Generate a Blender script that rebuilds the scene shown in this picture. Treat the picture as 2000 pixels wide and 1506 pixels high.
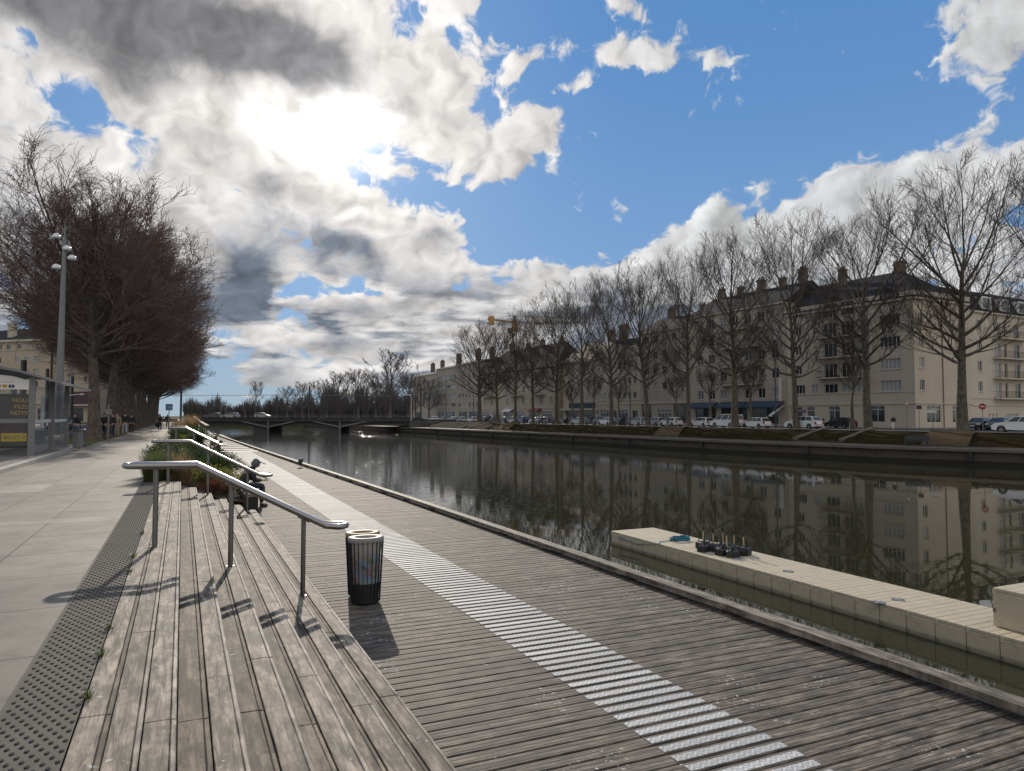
import bpy, bmesh, math, random
import numpy as np
from mathutils import Vector, Matrix
R = math.radians
for o in list(bpy.data.objects): bpy.data.objects.remove(o, do_unlink=True)
SC = bpy.context.scene
COL = SC.collection
# ---------------------------------------------------------------- camera
EYE = 1.55
FOC = 1400.0
PITCH = R(2.413); YAW = R(24.683)          # yaw: clockwise from +Y (the canal runs along +Y)
cam = bpy.data.cameras.new('camera'); camo = bpy.data.objects.new('camera', cam); COL.objects.link(camo)
cam.sensor_width = 36.0; cam.lens = 36.0 * FOC / 2000.0
cam.clip_start = 0.05; cam.clip_end = 6000
camo.location = (0, 0, EYE)
camo.rotation_euler = (R(90) + PITCH, 0, -YAW)
SC.camera = camo
SC.render.resolution_x = 1024; SC.render.resolution_y = 771
SC.view_settings.view_transform = 'Standard'; SC.view_settings.look = 'None'
SC.view_settings.exposure = -0.3; SC.view_settings.gamma = 1.0
SC.render.engine = 'CYCLES'
# survey: bearing through a photo pixel, then a point on a level plane / a vertical plane Y / a polyline
def ray(px, py):
    x, y = (px - 1000) / FOC, (753 - py) / FOC
    up = y * math.cos(PITCH) + math.sin(PITCH); fw = math.cos(PITCH) - y * math.sin(PITCH)
    return Vector((x * math.cos(YAW) + fw * math.sin(YAW), -x * math.sin(YAW) + fw * math.cos(YAW), up))
def P(px, py, z=0.0):
    d = ray(px, py); t = (z - EYE) / d.z
    return Vector((d.x * t, d.y * t, z))
def PD(px, py, D):                          # at distance D along the view axis
    d = ray(px, py); return Vector((0, 0, EYE)) + d * D
def az_el(px, py):
    d = ray(px, py).normalized(); return math.degrees(math.atan2(d.x, d.y)), math.degrees(math.asin(d.z))
# ---------------------------------------------------------------- sun
SUN_AZ, SUN_EL = 10.0, 22.4
sd = Vector((math.sin(R(SUN_AZ)) * math.cos(R(SUN_EL)), math.cos(R(SUN_AZ)) * math.cos(R(SUN_EL)), math.sin(R(SUN_EL))))
sun = bpy.data.lights.new('sun', 'SUN'); sun.energy = 4.7; sun.angle = R(0.6); sun.color = (1.0, 0.90, 0.76)
suno = bpy.data.objects.new('sun', sun); COL.objects.link(suno)
suno.rotation_euler = (-sd).to_track_quat('-Z', 'Y').to_euler(); suno.location = (40, 200, 90)
# ---------------------------------------------------------------- node helper
class NT:
    def __init__(s, tree):
        s.t = tree; s.n = tree.nodes; s.l = tree.links
    def new(s, typ, **kw):
        n = s.n.new(typ)
        for k, v in kw.items(): setattr(n, k, v)
        return n
    def put(s, sock, v):
        if isinstance(v, bpy.types.NodeSocket): s.l.new(v, sock)
        elif isinstance(v, (tuple, list, Vector)) and len(v) == 3 and sock.type == 'RGBA': sock.default_value = (*v, 1)
        else: sock.default_value = v
    def m(s, op, a, b=None, c=None, clamp=False):
        n = s.new('ShaderNodeMath', operation=op, use_clamp=clamp); s.put(n.inputs[0], a)
        if b is not None: s.put(n.inputs[1], b)
        if c is not None: s.put(n.inputs[2], c)
        return n.outputs[0]
    def add(s, a, b): return s.m('ADD', a, b)
    def mul(s, a, b): return s.m('MULTIPLY', a, b)
    def vm(s, op, a, b=None, scale=None):
        n = s.new('ShaderNodeVectorMath', operation=op); s.put(n.inputs[0], a)
        if b is not None: s.put(n.inputs[1], b)
        if scale is not None: s.put(n.inputs['Scale'], scale)
        return n.outputs['Value'] if op in ('DOT_PRODUCT', 'LENGTH', 'DISTANCE') else n.outputs[0]
    def xyz(s, x, y, z=0.0):
        n = s.new('ShaderNodeCombineXYZ')
        for i, v in enumerate((x, y, z)): s.put(n.inputs[i], v)
        return n.outputs[0]
    def sep(s, v):
        n = s.new('ShaderNodeSeparateXYZ'); s.put(n.inputs[0], v); return n.outputs
    def noise(s, v, scale=5, detail=4, rough=0.5, dim='3D', dist=0.0, col=False):
        n = s.new('ShaderNodeTexNoise', noise_dimensions=dim); s.put(n.inputs['Vector'], v)
        n.inputs['Scale'].default_value = scale; n.inputs['Detail'].default_value = detail
        n.inputs['Roughness'].default_value = rough; n.inputs['Distortion'].default_value = dist
        return n.outputs['Color'] if col else n.outputs[0]
    def step(s, v, a, b, smooth=True):
        n = s.new('ShaderNodeMapRange', interpolation_type='SMOOTHSTEP' if smooth else 'LINEAR'); n.clamp = True
        s.put(n.inputs[0], v); s.put(n.inputs[1], a); s.put(n.inputs[2], b)
        n.inputs[3].default_value = 0; n.inputs[4].default_value = 1
        return n.outputs[0]
    def mix(s, f, a, b, blend='MIX'):
        n = s.new('ShaderNodeMix', data_type='RGBA', blend_type=blend)
        s.put(n.inputs[0], f); s.put(n.inputs[6], a); s.put(n.inputs[7], b)
        return n.outputs[2]
    def ramp(s, v, stops):
        n = s.new('ShaderNodeValToRGB'); s.put(n.inputs[0], v); e = n.color_ramp.elements
        while len(e) < len(stops): e.new(0.5)
        for i, (p, c) in enumerate(stops):
            e[i].position = p; e[i].color = (*c, 1) if isinstance(c, tuple) else (c, c, c, 1)
        return n.outputs[0]
# ---------------------------------------------------------------- sky: Nishita air with cumulus drawn by noise over bearing/elevation
W = bpy.data.worlds.new('World'); SC.world = W; W.use_nodes = True
W.node_tree.nodes.clear()
def build_sky():
    N = NT(W.node_tree)
    out = N.new('ShaderNodeOutputWorld'); bg = N.new('ShaderNodeBackground'); N.l.new(bg.outputs[0], out.inputs[0])
    bg.inputs[1].default_value = 0.1
    sky = N.new('ShaderNodeTexSky', sky_type='NISHITA'); sky.sun_disc = False
    sky.sun_elevation = R(SUN_EL); sky.sun_rotation = R(SUN_AZ); sky.air_density = 1.0; sky.dust_density = 0.3; sky.ozone_density = 3.0
    d = N.new('ShaderNodeTexCoord').outputs['Generated']
    x, y, z = N.sep(d)
    az = N.mul(N.m('ARCTAN2', x, y), 57.29578); el = N.mul(N.m('ARCSINE', z), 57.29578)
    Pd = N.xyz(az, el)
    # masses of cloud: (bearing, elevation, radius, radius, tilt, weight) in degrees, read off the photograph's sky
    def blob(px, py, rx, ry, tilt, w):
        a, e = az_el(px, py); return (a, e, rx / 23.5, ry / 23.5, -tilt, w)
    def field(P0, blobs):
        tot = None
        for (a, e, rx, ry, t, w) in blobs:
            c, s_ = math.cos(R(t)), math.sin(R(t))
            dv = N.vm('SUBTRACT', P0, (a, e, 0))
            u = N.vm('DOT_PRODUCT', dv, (c / rx, s_ / rx, 0)); v = N.vm('DOT_PRODUCT', dv, (-s_ / ry, c / ry, 0))
            d2 = N.add(N.mul(u, u), N.mul(v, v))
            g = N.mul(N.m('EXPONENT', N.mul(d2, -0.9)), w)
            tot = g if tot is None else N.add(tot, g)
        return tot
    cover = [blob(*b) for b in [
        (330, 20, 470, 150, 0, 1.15), (300, 260, 330, 110, 10, .44), (60, 200, 100, 110, 0, .15), (590, 200, 180, 140, 0, .7),
        (750, 110, 90, 115, -40, .5), (885, 248, 130, 58, 28, 1.05), (620, 395, 230, 60, 22, .78), (760, 458, 180, 52, 20, .75),
        (455, 510, 90, 110, 0, .95), (60, 420, 190, 120, 0, .95), (260, 420, 130, 90, 0, .5), (600, 520, 260, 40, 8, .5),
        (700, 640, 640, 75, 0, .6), (1150, 560, 300, 70, -10, .7), (640, 725, 420, 45, 0, .52),
        (1480, 470, 480, 80, -17, .70), (1850, 390, 400, 85, -14, .70), (1330, 560, 300, 60, -16, .6),
        (1965, 22, 150, 52, 20, .9), (1245, 102, 70, 20, 18, .6), (1388, 128, 46, 62, 0, .85), (1060, 268, 62, 50, 25, .9),
        (1128, 150, 52, 24, -30, .58), (1200, 8, 50, 24, 0, .58), (908, 150, 62, 36, -20, .62), (842, 66, 30, 30, -40, .58),
        (860, 350, 40, 11, 15, .5), (1250, 35, 50, 14, 25, .5), (1800, 155, 22, 14, 0, .5), (2150, 520, 280, 120, 0, .6), (1500, 700, 700, 120, 0, .4),
        (100, 160, 70, 36, 30, -.45), (505, 245, 80, 34, 30, -.5), (420, 345, 110, 26, 25, -.35), (690, 560, 300, 14, -4, -.5), (190, 255, 50, 50, 0, -.35), (800, 215, 60, 30, 20, -.45),
        (690, 345, 60, 18, 20, -.35), (950, 470, 70, 40, 0, -.45), (420, 365, 60, 22, 0, -.35), (1480, 405, 110, 16, -16, -.4),
        (1215, 470, 60, 26, 10, -.6), (1960, 275, 110, 14, -12, -.45), (400, 790, 160, 18, 0, -.4)]]
    dark = [blob(*b) for b in [
        (330, 35, 400, 85, 5, 1.0), (560, 110, 110, 50, 20, .6), (90, 15, 220, 55, 0, .55), (540, 375, 95, 40, 12, .8), (590, 480, 110, 42, 18, .7),
        (470, 545, 62, 62, 10, .95), (700, 490, 75, 34, 15, .6), (840, 485, 55, 36, 20, .6), (60, 450, 150, 90, 0, .55), (900, 250, 60, 22, 28, .4),
        (240, 155, 60, 30, 10, .4), (410, 270, 80, 26, 0, .35), (650, 650, 50, 25, 20, .5), (560, 600, 300, 16, -4, .3), (800, 610, 300, 18, -4, .4), (760, 690, 400, 20, -3, .45), (480, 740, 160, 40, 0, .5), (1080, 520, 200, 16, -8, .3),
        (1500, 440, 160, 30, -16, .28), (1900, 370, 300, 30, -14, .2), (2000, 60, 90, 40, 0, .25)]]
    wn = N.noise(N.vm('MULTIPLY', Pd, (.16, .2, 0)), 1.0, 3, .55, '2D', col=True)
    Pw = N.vm('ADD', Pd, N.vm('SCALE', N.vm('SUBTRACT', wn, (.5, .5, .5)), scale=3.6))
    C = field(Pw, cover)
    # billows higher up, streaks flattened towards the horizon
    qy = N.add(el, N.mul(N.m('SUBTRACT', 1.0, N.m('EXPONENT', N.mul(el, -1 / 6.5))), 13.0))
    Q = N.xyz(N.mul(az, .92), qy)
    w2 = N.noise(N.vm('SCALE', Q, scale=.32), 1.0, 2, .5, '2D', col=True)
    Qw = N.vm('ADD', Q, N.vm('SCALE', N.vm('SUBTRACT', w2, (.5, .5, .5)), scale=2.6))
    def fbm(V, det, ro): return N.noise(N.vm('SCALE', V, scale=.235), 1.0, det, ro, '2D')
    n1 = fbm(Qw, 11, .575)
    n0 = fbm(Qw, 5, .47)
    tosun = N.vm('NORMALIZE', N.vm('SUBTRACT', (SUN_AZ, SUN_EL, 0), Pd))
    n2 = fbm(N.vm('ADD', Qw, N.vm('SCALE', tosun, scale=.8)), 5, .47)
    dens = N.add(N.add(C, -.50), N.mul(N.add(n1, -.5), 2.6))
    mask = N.step(dens, -.06, .24)
    body = N.step(dens, .05, 1.0)
    rel = N.mul(N.m('SUBTRACT', n0, n2), 1.9)
    D = field(Pw, dark)
    shade = N.m('ADD', N.mul(N.step(N.add(D, N.mul(N.add(n1, -.5), 1.3)), .25, 1.0), .94), N.mul(body, .06))
    strk = N.noise(N.xyz(N.add(N.mul(az, .085), N.mul(el, -.06)), N.mul(qy, .26)), 1.0, 6, .55, '2D')
    shade = N.add(shade, N.mul(N.mul(N.step(strk, .44, .60), N.step(el, 12.5, 8.5)), .85))
    ang = N.m('ARCCOSINE', N.vm('DOT_PRODUCT', d, tuple(sd)))
    ang = N.mul(ang, 57.29578)
    def gl(w): return N.m('EXPONENT', N.mul(N.mul(ang, ang), -1.0 / (w * w)))
    white = N.mix(N.step(ang, 5, 34), (1.02, .975, .935), (.82, .83, .84))
    grey = N.mix(N.step(el, 14, 21), (.21, .25, .32), (.27, .27, .285))
    shade = N.m('MINIMUM', shade, 1.0)
    cc = N.mix(shade, white, grey)
    lit = N.m('MAXIMUM', N.add(N.add(.95, rel), N.mul(gl(9.0), .16)), .6)
    cc = N.vm('SCALE', cc, scale=lit)
    keep = N.m('SUBTRACT', 1.0, N.mul(shade, .85))
    cc = N.vm('ADD', cc, N.vm('SCALE', (1.0, .975, .94), scale=N.mul(keep, N.add(N.mul(gl(3.4), N.mul(N.step(n1, .30, .62), 1.9)), N.mul(gl(6.5), .22)))))
    air = N.vm('MULTIPLY', sky.outputs[0], (.034, .050, .066))
    base = N.mix(N.step(el, 2, 30), (.32, .54, .88), (.15, .375, .78))
    base = N.mix(N.step(el, 1.0, 9), (.42, .56, .74), base)
    air = N.mix(.82, air, base)
    air = N.vm('ADD', air, N.vm('SCALE', (1.0, .975, .95), scale=N.add(N.mul(gl(13.0), .16), N.mul(gl(3.2), 2.5))))
    colr = N.mix(mask, air, cc)
    # unseen sky behind and left: cloud noise, brightened as added fill for the facades
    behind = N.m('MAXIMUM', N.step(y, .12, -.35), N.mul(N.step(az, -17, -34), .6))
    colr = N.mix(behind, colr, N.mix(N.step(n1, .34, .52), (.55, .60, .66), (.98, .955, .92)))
    colr = N.mix(N.step(el, -.2, -2.0), colr, (.10, .10, .09))
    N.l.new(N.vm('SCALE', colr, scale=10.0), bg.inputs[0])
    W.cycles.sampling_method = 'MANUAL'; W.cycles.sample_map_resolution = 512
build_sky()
# ---------------------------------------------------------------- mesh helper
class MB:
    def __init__(s): s.v = []; s.f = []; s.mi = []; s.cur = 0
    def add(s, vs, fs):
        b = len(s.v); s.v.extend([tuple(p) for p in vs]); s.f.extend([tuple(b + i for i in f) for f in fs]); s.mi.extend([s.cur] * len(fs))
    def mat(s, i): s.cur = i; return s
    def box(s, x0, y0, z0, x1, y1, z1):
        s.add([(x0, y0, z0), (x1, y0, z0), (x1, y1, z0), (x0, y1, z0), (x0, y0, z1), (x1, y0, z1), (x1, y1, z1), (x0, y1, z1)],
              [(0, 3, 2, 1), (4, 5, 6, 7), (0, 1, 5, 4), (1, 2, 6, 5), (2, 3, 7, 6), (3, 0, 4, 7)]); return s
    def cbox(s, c, d): return s.box(c[0] - d[0] / 2, c[1] - d[1] / 2, c[2] - d[2] / 2, c[0] + d[0] / 2, c[1] + d[1] / 2, c[2] + d[2] / 2)
    def bbox(s, x0, y0, z0, x1, y1, z1, b=.01):        # box with chamfered top edges
        s.add([(x0, y0, z0), (x1, y0, z0), (x1, y1, z0), (x0, y1, z0), (x0, y0, z1 - b), (x1, y0, z1 - b), (x1, y1, z1 - b), (x0, y1, z1 - b),
               (x0 + b, y0 + b, z1), (x1 - b, y0 + b, z1), (x1 - b, y1 - b, z1), (x0 + b, y1 - b, z1)],
              [(0, 3, 2, 1), (8, 9, 10, 11), (0, 1, 5, 4), (1, 2, 6, 5), (2, 3, 7, 6), (3, 0, 4, 7), (4, 5, 9, 8), (5, 6, 10, 9), (6, 7, 11, 10), (7, 4, 8, 11)]); return s
    def beam(s, a, b, w, h, up=(0, 0, 1)):
        a, b = Vector(a), Vector(b); d = (b - a).normalized(); u = Vector(up); r = d.cross(u).normalized() * w / 2; u2 = r.cross(d).normalized() * h / 2
        s.add([a - r - u2, a + r - u2, a + r + u2, a - r + u2, b - r - u2, b + r - u2, b + r + u2, b - r + u2],
              [(0, 1, 2, 3), (7, 6, 5, 4), (0, 4, 5, 1), (1, 5, 6, 2), (2, 6, 7, 3), (3, 7, 4, 0)]); return s
    def tube(s, pts, rad, n=8, cap=True):
        pts = [Vector(p) for p in pts]; k = len(pts)
        if not hasattr(rad, '__len__'): rad = [rad] * k
        rings = []; ref = None
        for i in range(k):
            if i == 0: d = (pts[1] - pts[0])
            elif i == k - 1: d = (pts[-1] - pts[-2])
            else: d = (pts[i + 1] - pts[i]).normalized() + (pts[i] - pts[i - 1]).normalized()
            d = d.normalized() if d.length > 1e-9 else Vector((0, 0, 1))
            if ref is None: ref = Vector((1, 0, 0)) if abs(d.x) < .8 else Vector((0, 1, 0))
            a = (ref - d * ref.dot(d)).normalized(); b = d.cross(a); ref = a
            rings.append([pts[i] + (a * math.cos(2 * math.pi * j / n) + b * math.sin(2 * math.pi * j / n)) * rad[i] for j in range(n)])
        vs = [p for r in rings for p in r]; fs = []
        for i in range(k - 1):
            for j in range(n): fs.append((i * n + j, i * n + (j + 1) % n, (i + 1) * n + (j + 1) % n, (i + 1) * n + j))
        if cap: fs.append(tuple(range(n - 1, -1, -1))); fs.append(tuple((k - 1) * n + j for j in range(n)))
        s.add(vs, fs); return s
    def lathe(s, prof, c=(0, 0, 0), n=16, sx=1.0, sy=1.0):
        vs = []; fs = []; k = len(prof)
        for (r, z) in prof:
            for j in range(n):
                t = 2 * math.pi * j / n; vs.append((c[0] + r * math.cos(t) * sx, c[1] + r * math.sin(t) * sy, c[2] + z))
        for i in range(k - 1):
            for j in range(n): fs.append((i * n + j, i * n + (j + 1) % n, (i + 1) * n + (j + 1) % n, (i + 1) * n + j))
        fs.append(tuple(range(n - 1, -1, -1))); fs.append(tuple((k - 1) * n + j for j in range(n)))
        s.add(vs, fs); return s
    def prism(s, poly, z0, z1):
        n = len(poly)
        s.add([(x, y, z0) for x, y in poly] + [(x, y, z1) for x, y in poly],
              [tuple(range(n - 1, -1, -1)), tuple(range(n, 2 * n))] + [(i, (i + 1) % n, n + (i + 1) % n, n + i) for i in range(n)]); return s
    def quad(s, *p): s.add(p, [tuple(range(len(p)))]); return s
    def xform(s, M): s.v = [tuple(M @ Vector(p)) for p in s.v]; return s
    def merge(s, o):
        b = len(s.v); s.v.extend(o.v); s.f.extend([tuple(b + i for i in f) for f in o.f]); s.mi.extend(o.mi); return s
    def mesh(s, name, mats, smooth=False):
        m = bpy.data.meshes.new(name); m.from_pydata(s.v, [], s.f)
        for x in (mats if isinstance(mats, (list, tuple)) else [mats]): m.materials.append(x)
        if any(s.mi): m.polygons.foreach_set('material_index', s.mi)
        if smooth: m.polygons.foreach_set('use_smooth', [True] * len(m.polygons))
        m.update(); return m
    def build(s, name, mats, parent=None, smooth=False): return link(name, s.mesh(name, mats, smooth), parent)
def link(name, data, parent=None):
    o = bpy.data.objects.new(name, data); COL.objects.link(o)
    if parent is not None: o.parent = parent
    return o
def tag(o, label=None, cat=None, group=None, kind=None):
    if label: o['label'] = label
    if cat: o['category'] = cat
    if group: o['group'] = group
    if kind: o['kind'] = kind
    return o
def thing(name, loc, rz, label, cat, group=None):
    o = link(name, None); o.location = loc; o.rotation_euler = (0, 0, rz); return tag(o, label, cat, group)
def children(o): return [c for c in bpy.data.objects if c.parent is o]
CH = {}
def kids(o):
    if o not in CH: CH[o] = [c for c in COL.objects if c.parent is o]
    return CH[o]
def dup(o, loc, rz, label, scale=None, group=None):
    def cp(a, par):
        c = a.copy(); COL.objects.link(c)
        if par is not None: c.parent = par
        for k in kids(a): cp(k, c)
        return c
    c = cp(o, None); c.location = loc; c.rotation_euler = (0, 0, rz); c['label'] = label
    if group: c['group'] = group
    if scale: c.scale = scale if hasattr(scale, '__len__') else (scale,) * 3
    return c
# ---------------------------------------------------------------- materials
def mat(name, fn=None, **kw):
    m = bpy.data.materials.new(name); m.use_nodes = True; N = NT(m.node_tree)
    b = m.node_tree.nodes['Principled BSDF']
    for k, v in kw.items():
        s = b.inputs[k.replace('_', ' ')]; N.put(s, v)
    if fn: fn(N, b)
    return m
def oc(N): return N.new('ShaderNodeTexCoord').outputs['Object']
def wp(N): return N.new('ShaderNodeNewGeometry').outputs['Position']
def bump(N, b, h, strength=.4, dist=.02):
    n = N.new('ShaderNodeBump'); n.inputs['Strength'].default_value = strength; n.inputs['Distance'].default_value = dist
    N.put(n.inputs['Height'], h); N.l.new(n.outputs[0], b.inputs['Normal'])
def plain(name, col, rough=.6, var=.15, scale=3.0, metal=0.0, bmp=0.0, **kw):
    def fn(N, b):
        p = oc(N); n = N.noise(p, scale, 6, .6)
        f = N.add(1 - var, N.mul(n, 2 * var))
        N.put(b.inputs['Base Color'], N.vm('SCALE', tuple(col), scale=f))
        b.inputs['Roughness'].default_value = rough; b.inputs['Metallic'].default_value = metal
        if bmp: bump(N, b, N.noise(p, scale * 12, 4, .6), bmp, .01)
    return mat(name, fn, **kw)
def wood(name, c1, c2, axis, rough=.75, specks=True, gscale=1.0, rows=None, groove=0.0, joint=2.6):
    # weathered boards: grain stretched along the axis, boards told apart by cells of (row, joint)
    def fn(N, b):
        p = wp(N); x, y, z = N.sep(p)
        u, v = (x, y) if axis == 'x' else (y, x)
        if rows:
            r = N.m('FLOOR', N.m('DIVIDE', v, rows)); fr = N.m('FRACT', N.m('DIVIDE', v, rows))
        else: r = N.m('FLOOR', N.mul(v, 6.0)); fr = None
        wnr = N.new('ShaderNodeTexWhiteNoise', noise_dimensions='1D'); N.put(wnr.inputs['W'], r)
        off = N.mul(wnr.outputs[0], 7.0)
        ju = N.m('DIVIDE', N.add(u, off), joint); j = N.m('FLOOR', ju)
        wn = N.new('ShaderNodeTexWhiteNoise', noise_dimensions='2D'); N.put(wn.inputs['Vector'], N.xyz(r, j))
        rv = wn.outputs[0]
        q = N.xyz(N.mul(u, 1.6 * gscale), N.add(N.mul(v, 21.0 * gscale), N.mul(rv, 40)), N.mul(z, 20))
        g = N.noise(q, 1.0, 9, .68, dist=1.1)
        g2 = N.noise(N.xyz(N.mul(u, .9), N.mul(v, 2.6), rv), 1.0, 4, .6)
        c = N.mix(N.step(g, .34, .62), tuple(c1), tuple(c2))
        mt = N.noise(N.xyz(N.mul(u, 4.0 * gscale), N.mul(v, 11 * gscale), rv), 1.0, 6, .68)
        c = N.vm('SCALE', c, scale=N.mul(N.add(.50, N.add(N.mul(rv, .42), N.mul(g2, .62))), N.add(.48, N.mul(N.step(mt, .36, .66), .90))))
        st = N.step(N.noise(p, .55, 5, .6), .5, .72)
        c = N.mix(N.mul(st, .35), c, N.vm('MULTIPLY', c, (.62, .60, .55)))
        crack = N.step(g, .36, .28); c = N.mix(N.mul(crack, .6), c, (.035, .03, .026))
        if fr is not None and groove:
            gw = N.m('ABSOLUTE', N.m('SUBTRACT', N.m('FRACT', N.mul(fr, 3.0)), .5)); gm = N.step(gw, .34, .46)
            c = N.mix(N.mul(gm, groove), c, (.03, .027, .024))
            jf = N.m('ABSOLUTE', N.m('SUBTRACT', N.m('FRACT', ju), .5)); c = N.mix(N.step(jf, .4975, .4988), c, (.02, .018, .016))
            h = N.m('SUBTRACT', g, N.mul(gm, 1.2))
        else: h = g
        if specks:
            vo = N.new('ShaderNodeTexVoronoi', feature='F1'); vo.inputs['Scale'].default_value = 4.0; N.put(vo.inputs['Vector'], N.xyz(x, y, 0))
            cl = N.sep(vo.outputs['Color']); s1 = N.mul(N.step(vo.outputs['Distance'], N.mul(cl[1], .065), N.mul(cl[1], .035)), N.step(cl[0], .62, .64))
            c = N.mix(N.mul(s1, .85), c, (.62, .61, .58))
            dr = N.mul(N.step(N.noise(N.xyz(x, y, 0), 19, 5, .65), .585, .62), N.step(N.noise(N.xyz(x, y, 3.3), 1.7, 2, .5), .60, .64))
            c = N.mix(N.mul(dr, .7), c, (.58, .57, .54))
        N.put(b.inputs['Base Color'], c); b.inputs['Roughness'].default_value = rough
        N.put(b.inputs['Roughness'], N.add(rough - .12, N.mul(g, .24)))
        bump(N, b, h, .55, .006)
    return mat(name, fn)
M = {}
M['tread'] = wood('weathered_oak', (.040, .031, .023), (.31, .255, .195), 'y', .8)
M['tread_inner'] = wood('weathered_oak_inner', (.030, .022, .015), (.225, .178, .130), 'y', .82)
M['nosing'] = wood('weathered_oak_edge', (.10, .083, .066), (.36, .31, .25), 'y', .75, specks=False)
M['board'] = wood('deck_oak', (.040, .031, .023), (.19, .152, .116), 'x', .78, rows=.153, groove=.8, gscale=.9)
M['beam'] = wood('edge_oak', (.085, .07, .053), (.23, .19, .145), 'y', .75, specks=False)
M['dark_timber'] = plain('dark_timber', (.03, .027, .024), .8)
def paving(N, b):
    p = wp(N); x, y, z = N.sep(p)
    rot = N.xyz(N.add(x, N.mul(y, .0)), N.m('SUBTRACT', y, N.mul(x, .06)), 0)
    br = N.new('ShaderNodeTexBrick', offset=.0, squash=1.0); N.put(br.inputs['Vector'], N.vm('ADD', rot, (.83 + 9, 5.2, 0)))
    br.inputs['Scale'].default_value = 1.0; br.inputs['Brick Width'].default_value = .9; br.inputs['Row Height'].default_value = 1.35
    br.inputs['Mortar Size'].default_value = .013; br.inputs['Mortar Smooth'].default_value = .1
    br.inputs['Color1'].default_value = (.205, .176, .143, 1); br.inputs['Color2'].default_value = (.140, .121, .098, 1); br.inputs['Mortar'].default_value = (.05, .045, .038, 1)
    grit = N.noise(p, 160, 3, .7); stain = N.noise(p, .7, 6, .62); s2 = N.noise(p, 6, 5, .6)
    f = N.add(.12, N.add(N.mul(grit, .50), N.add(N.mul(stain, .80), N.mul(s2, .46))))
    f = N.mul(f, N.add(.74, N.mul(N.step(N.noise(p, 1.9, 7, .68), .34, .60), .36)))
    c = N.vm('SCALE', br.outputs[0], scale=f)
    # a row of pale slabs crosses the walk, a patch of them by the kerb
    yy = N.sep(rot)[1]
    row = N.mul(N.step(yy, 12.32, 12.33), N.step(yy, 12.78, 12.77)); pale = N.mul(N.step(x, -2.6, -2.62), N.mul(N.step(yy, 17.6, 17.62), N.step(yy, 19.4, 19.38)))
    p2 = N.mul(N.step(x, -1.35, -1.36), N.mul(N.step(yy, 4.2, 4.21), N.step(yy, 4.9, 4.89)))
    c = N.mix(N.mul(N.m('MAXIMUM', N.m('MAXIMUM', row, pale), p2), .6), c, N.vm('SCALE', (.31, .28, .24), scale=f))
    vo = N.new('ShaderNodeTexVoronoi'); vo.inputs['Scale'].default_value = 3.0; N.put(vo.inputs['Vector'], N.xyz(x, y, 0)); cl = N.sep(vo.outputs['Color'])
    c = N.mix(N.mul(N.mul(N.step(vo.outputs[0], .055, .03), N.step(cl[0], .7, .72)), .5), c, (.07, .065, .06))
    N.put(b.inputs['Base Color'], c); N.put(b.inputs['Roughness'], N.add(.62, N.mul(s2, .3)))
    bump(N, b, N.add(grit, N.mul(br.outputs['Fac'], -2.0)), .35, .004)
M['paving'] = mat('paving_slabs', paving)
def conc(name, col, sc=1.0, rough=.8):
    def fn(N, b):
        p = wp(N); g = N.noise(p, 60 * sc, 4, .7); s = N.noise(p, 1.2 * sc, 6, .6)
        c = N.vm('SCALE', tuple(col), scale=N.add(.55, N.add(N.mul(g, .3), N.mul(s, .6)))); N.put(b.inputs['Base Color'], c)
        b.inputs['Roughness'].default_value = rough; b.inputs['Specular IOR Level'].default_value = .2; bump(N, b, g, .3, .005)
    return mat(name, fn)
M['tactile'] = conc('tactile_concrete', (.135, .12, .10), 2.0, .95)
M['stud'] = plain('stud_concrete', (.028, .026, .024), .95)
M['kerb'] = conc('kerb_granite', (.40, .375, .33))
M['platform'] = conc('platform_asphalt', (.20, .165, .145), .8)
M['asphalt'] = conc('asphalt', (.075, .072, .07), .8, .75)
M['concrete'] = conc('concrete', (.27, .255, .23), .6)
M['quay'] = conc('quay_concrete', (.085, .072, .055), .5)
M['coping'] = conc('quay_coping', (.15, .13, .105), .6)
M['quay_dark'] = conc('quay_wet', (.03, .026, .02), .5)
M['bridge_concrete'] = conc('bridge_concrete', (.10, .10, .10), .3)
def ground(name, a, c2, sc, thr=(.4, .65)):
    def fn(N, b):
        p = wp(N); n = N.noise(p, sc, 7, .65); n2 = N.noise(p, sc * .13, 4, .6)
        c = N.mix(N.step(N.add(N.mul(n, .6), N.mul(n2, .4)), *thr), tuple(a), tuple(c2)); c = N.vm('SCALE', c, scale=N.add(.6, N.mul(N.noise(p, sc * 8, 4, .7), .8)))
        N.put(b.inputs['Base Color'], c); b.inputs['Roughness'].default_value = 1.0; b.inputs['Specular IOR Level'].default_value = .03; bump(N, b, n, .8, .08)
    return mat(name, fn)
M['soil_slope'] = ground('bank_grass', (.024, .015, .007), (.030, .026, .009), 2.2)
M['leaf_litter'] = ground('leaf_litter', (.075, .052, .03), (.12, .085, .05), 5)
M['grass'] = ground('verge_grass', (.11, .095, .05), (.075, .10, .03), 3)
M['soil'] = ground('soil', (.05, .04, .03), (.08, .065, .045), 6)
M['land'] = ground('land', (.08, .08, .05), (.06, .075, .03), .3)
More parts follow.
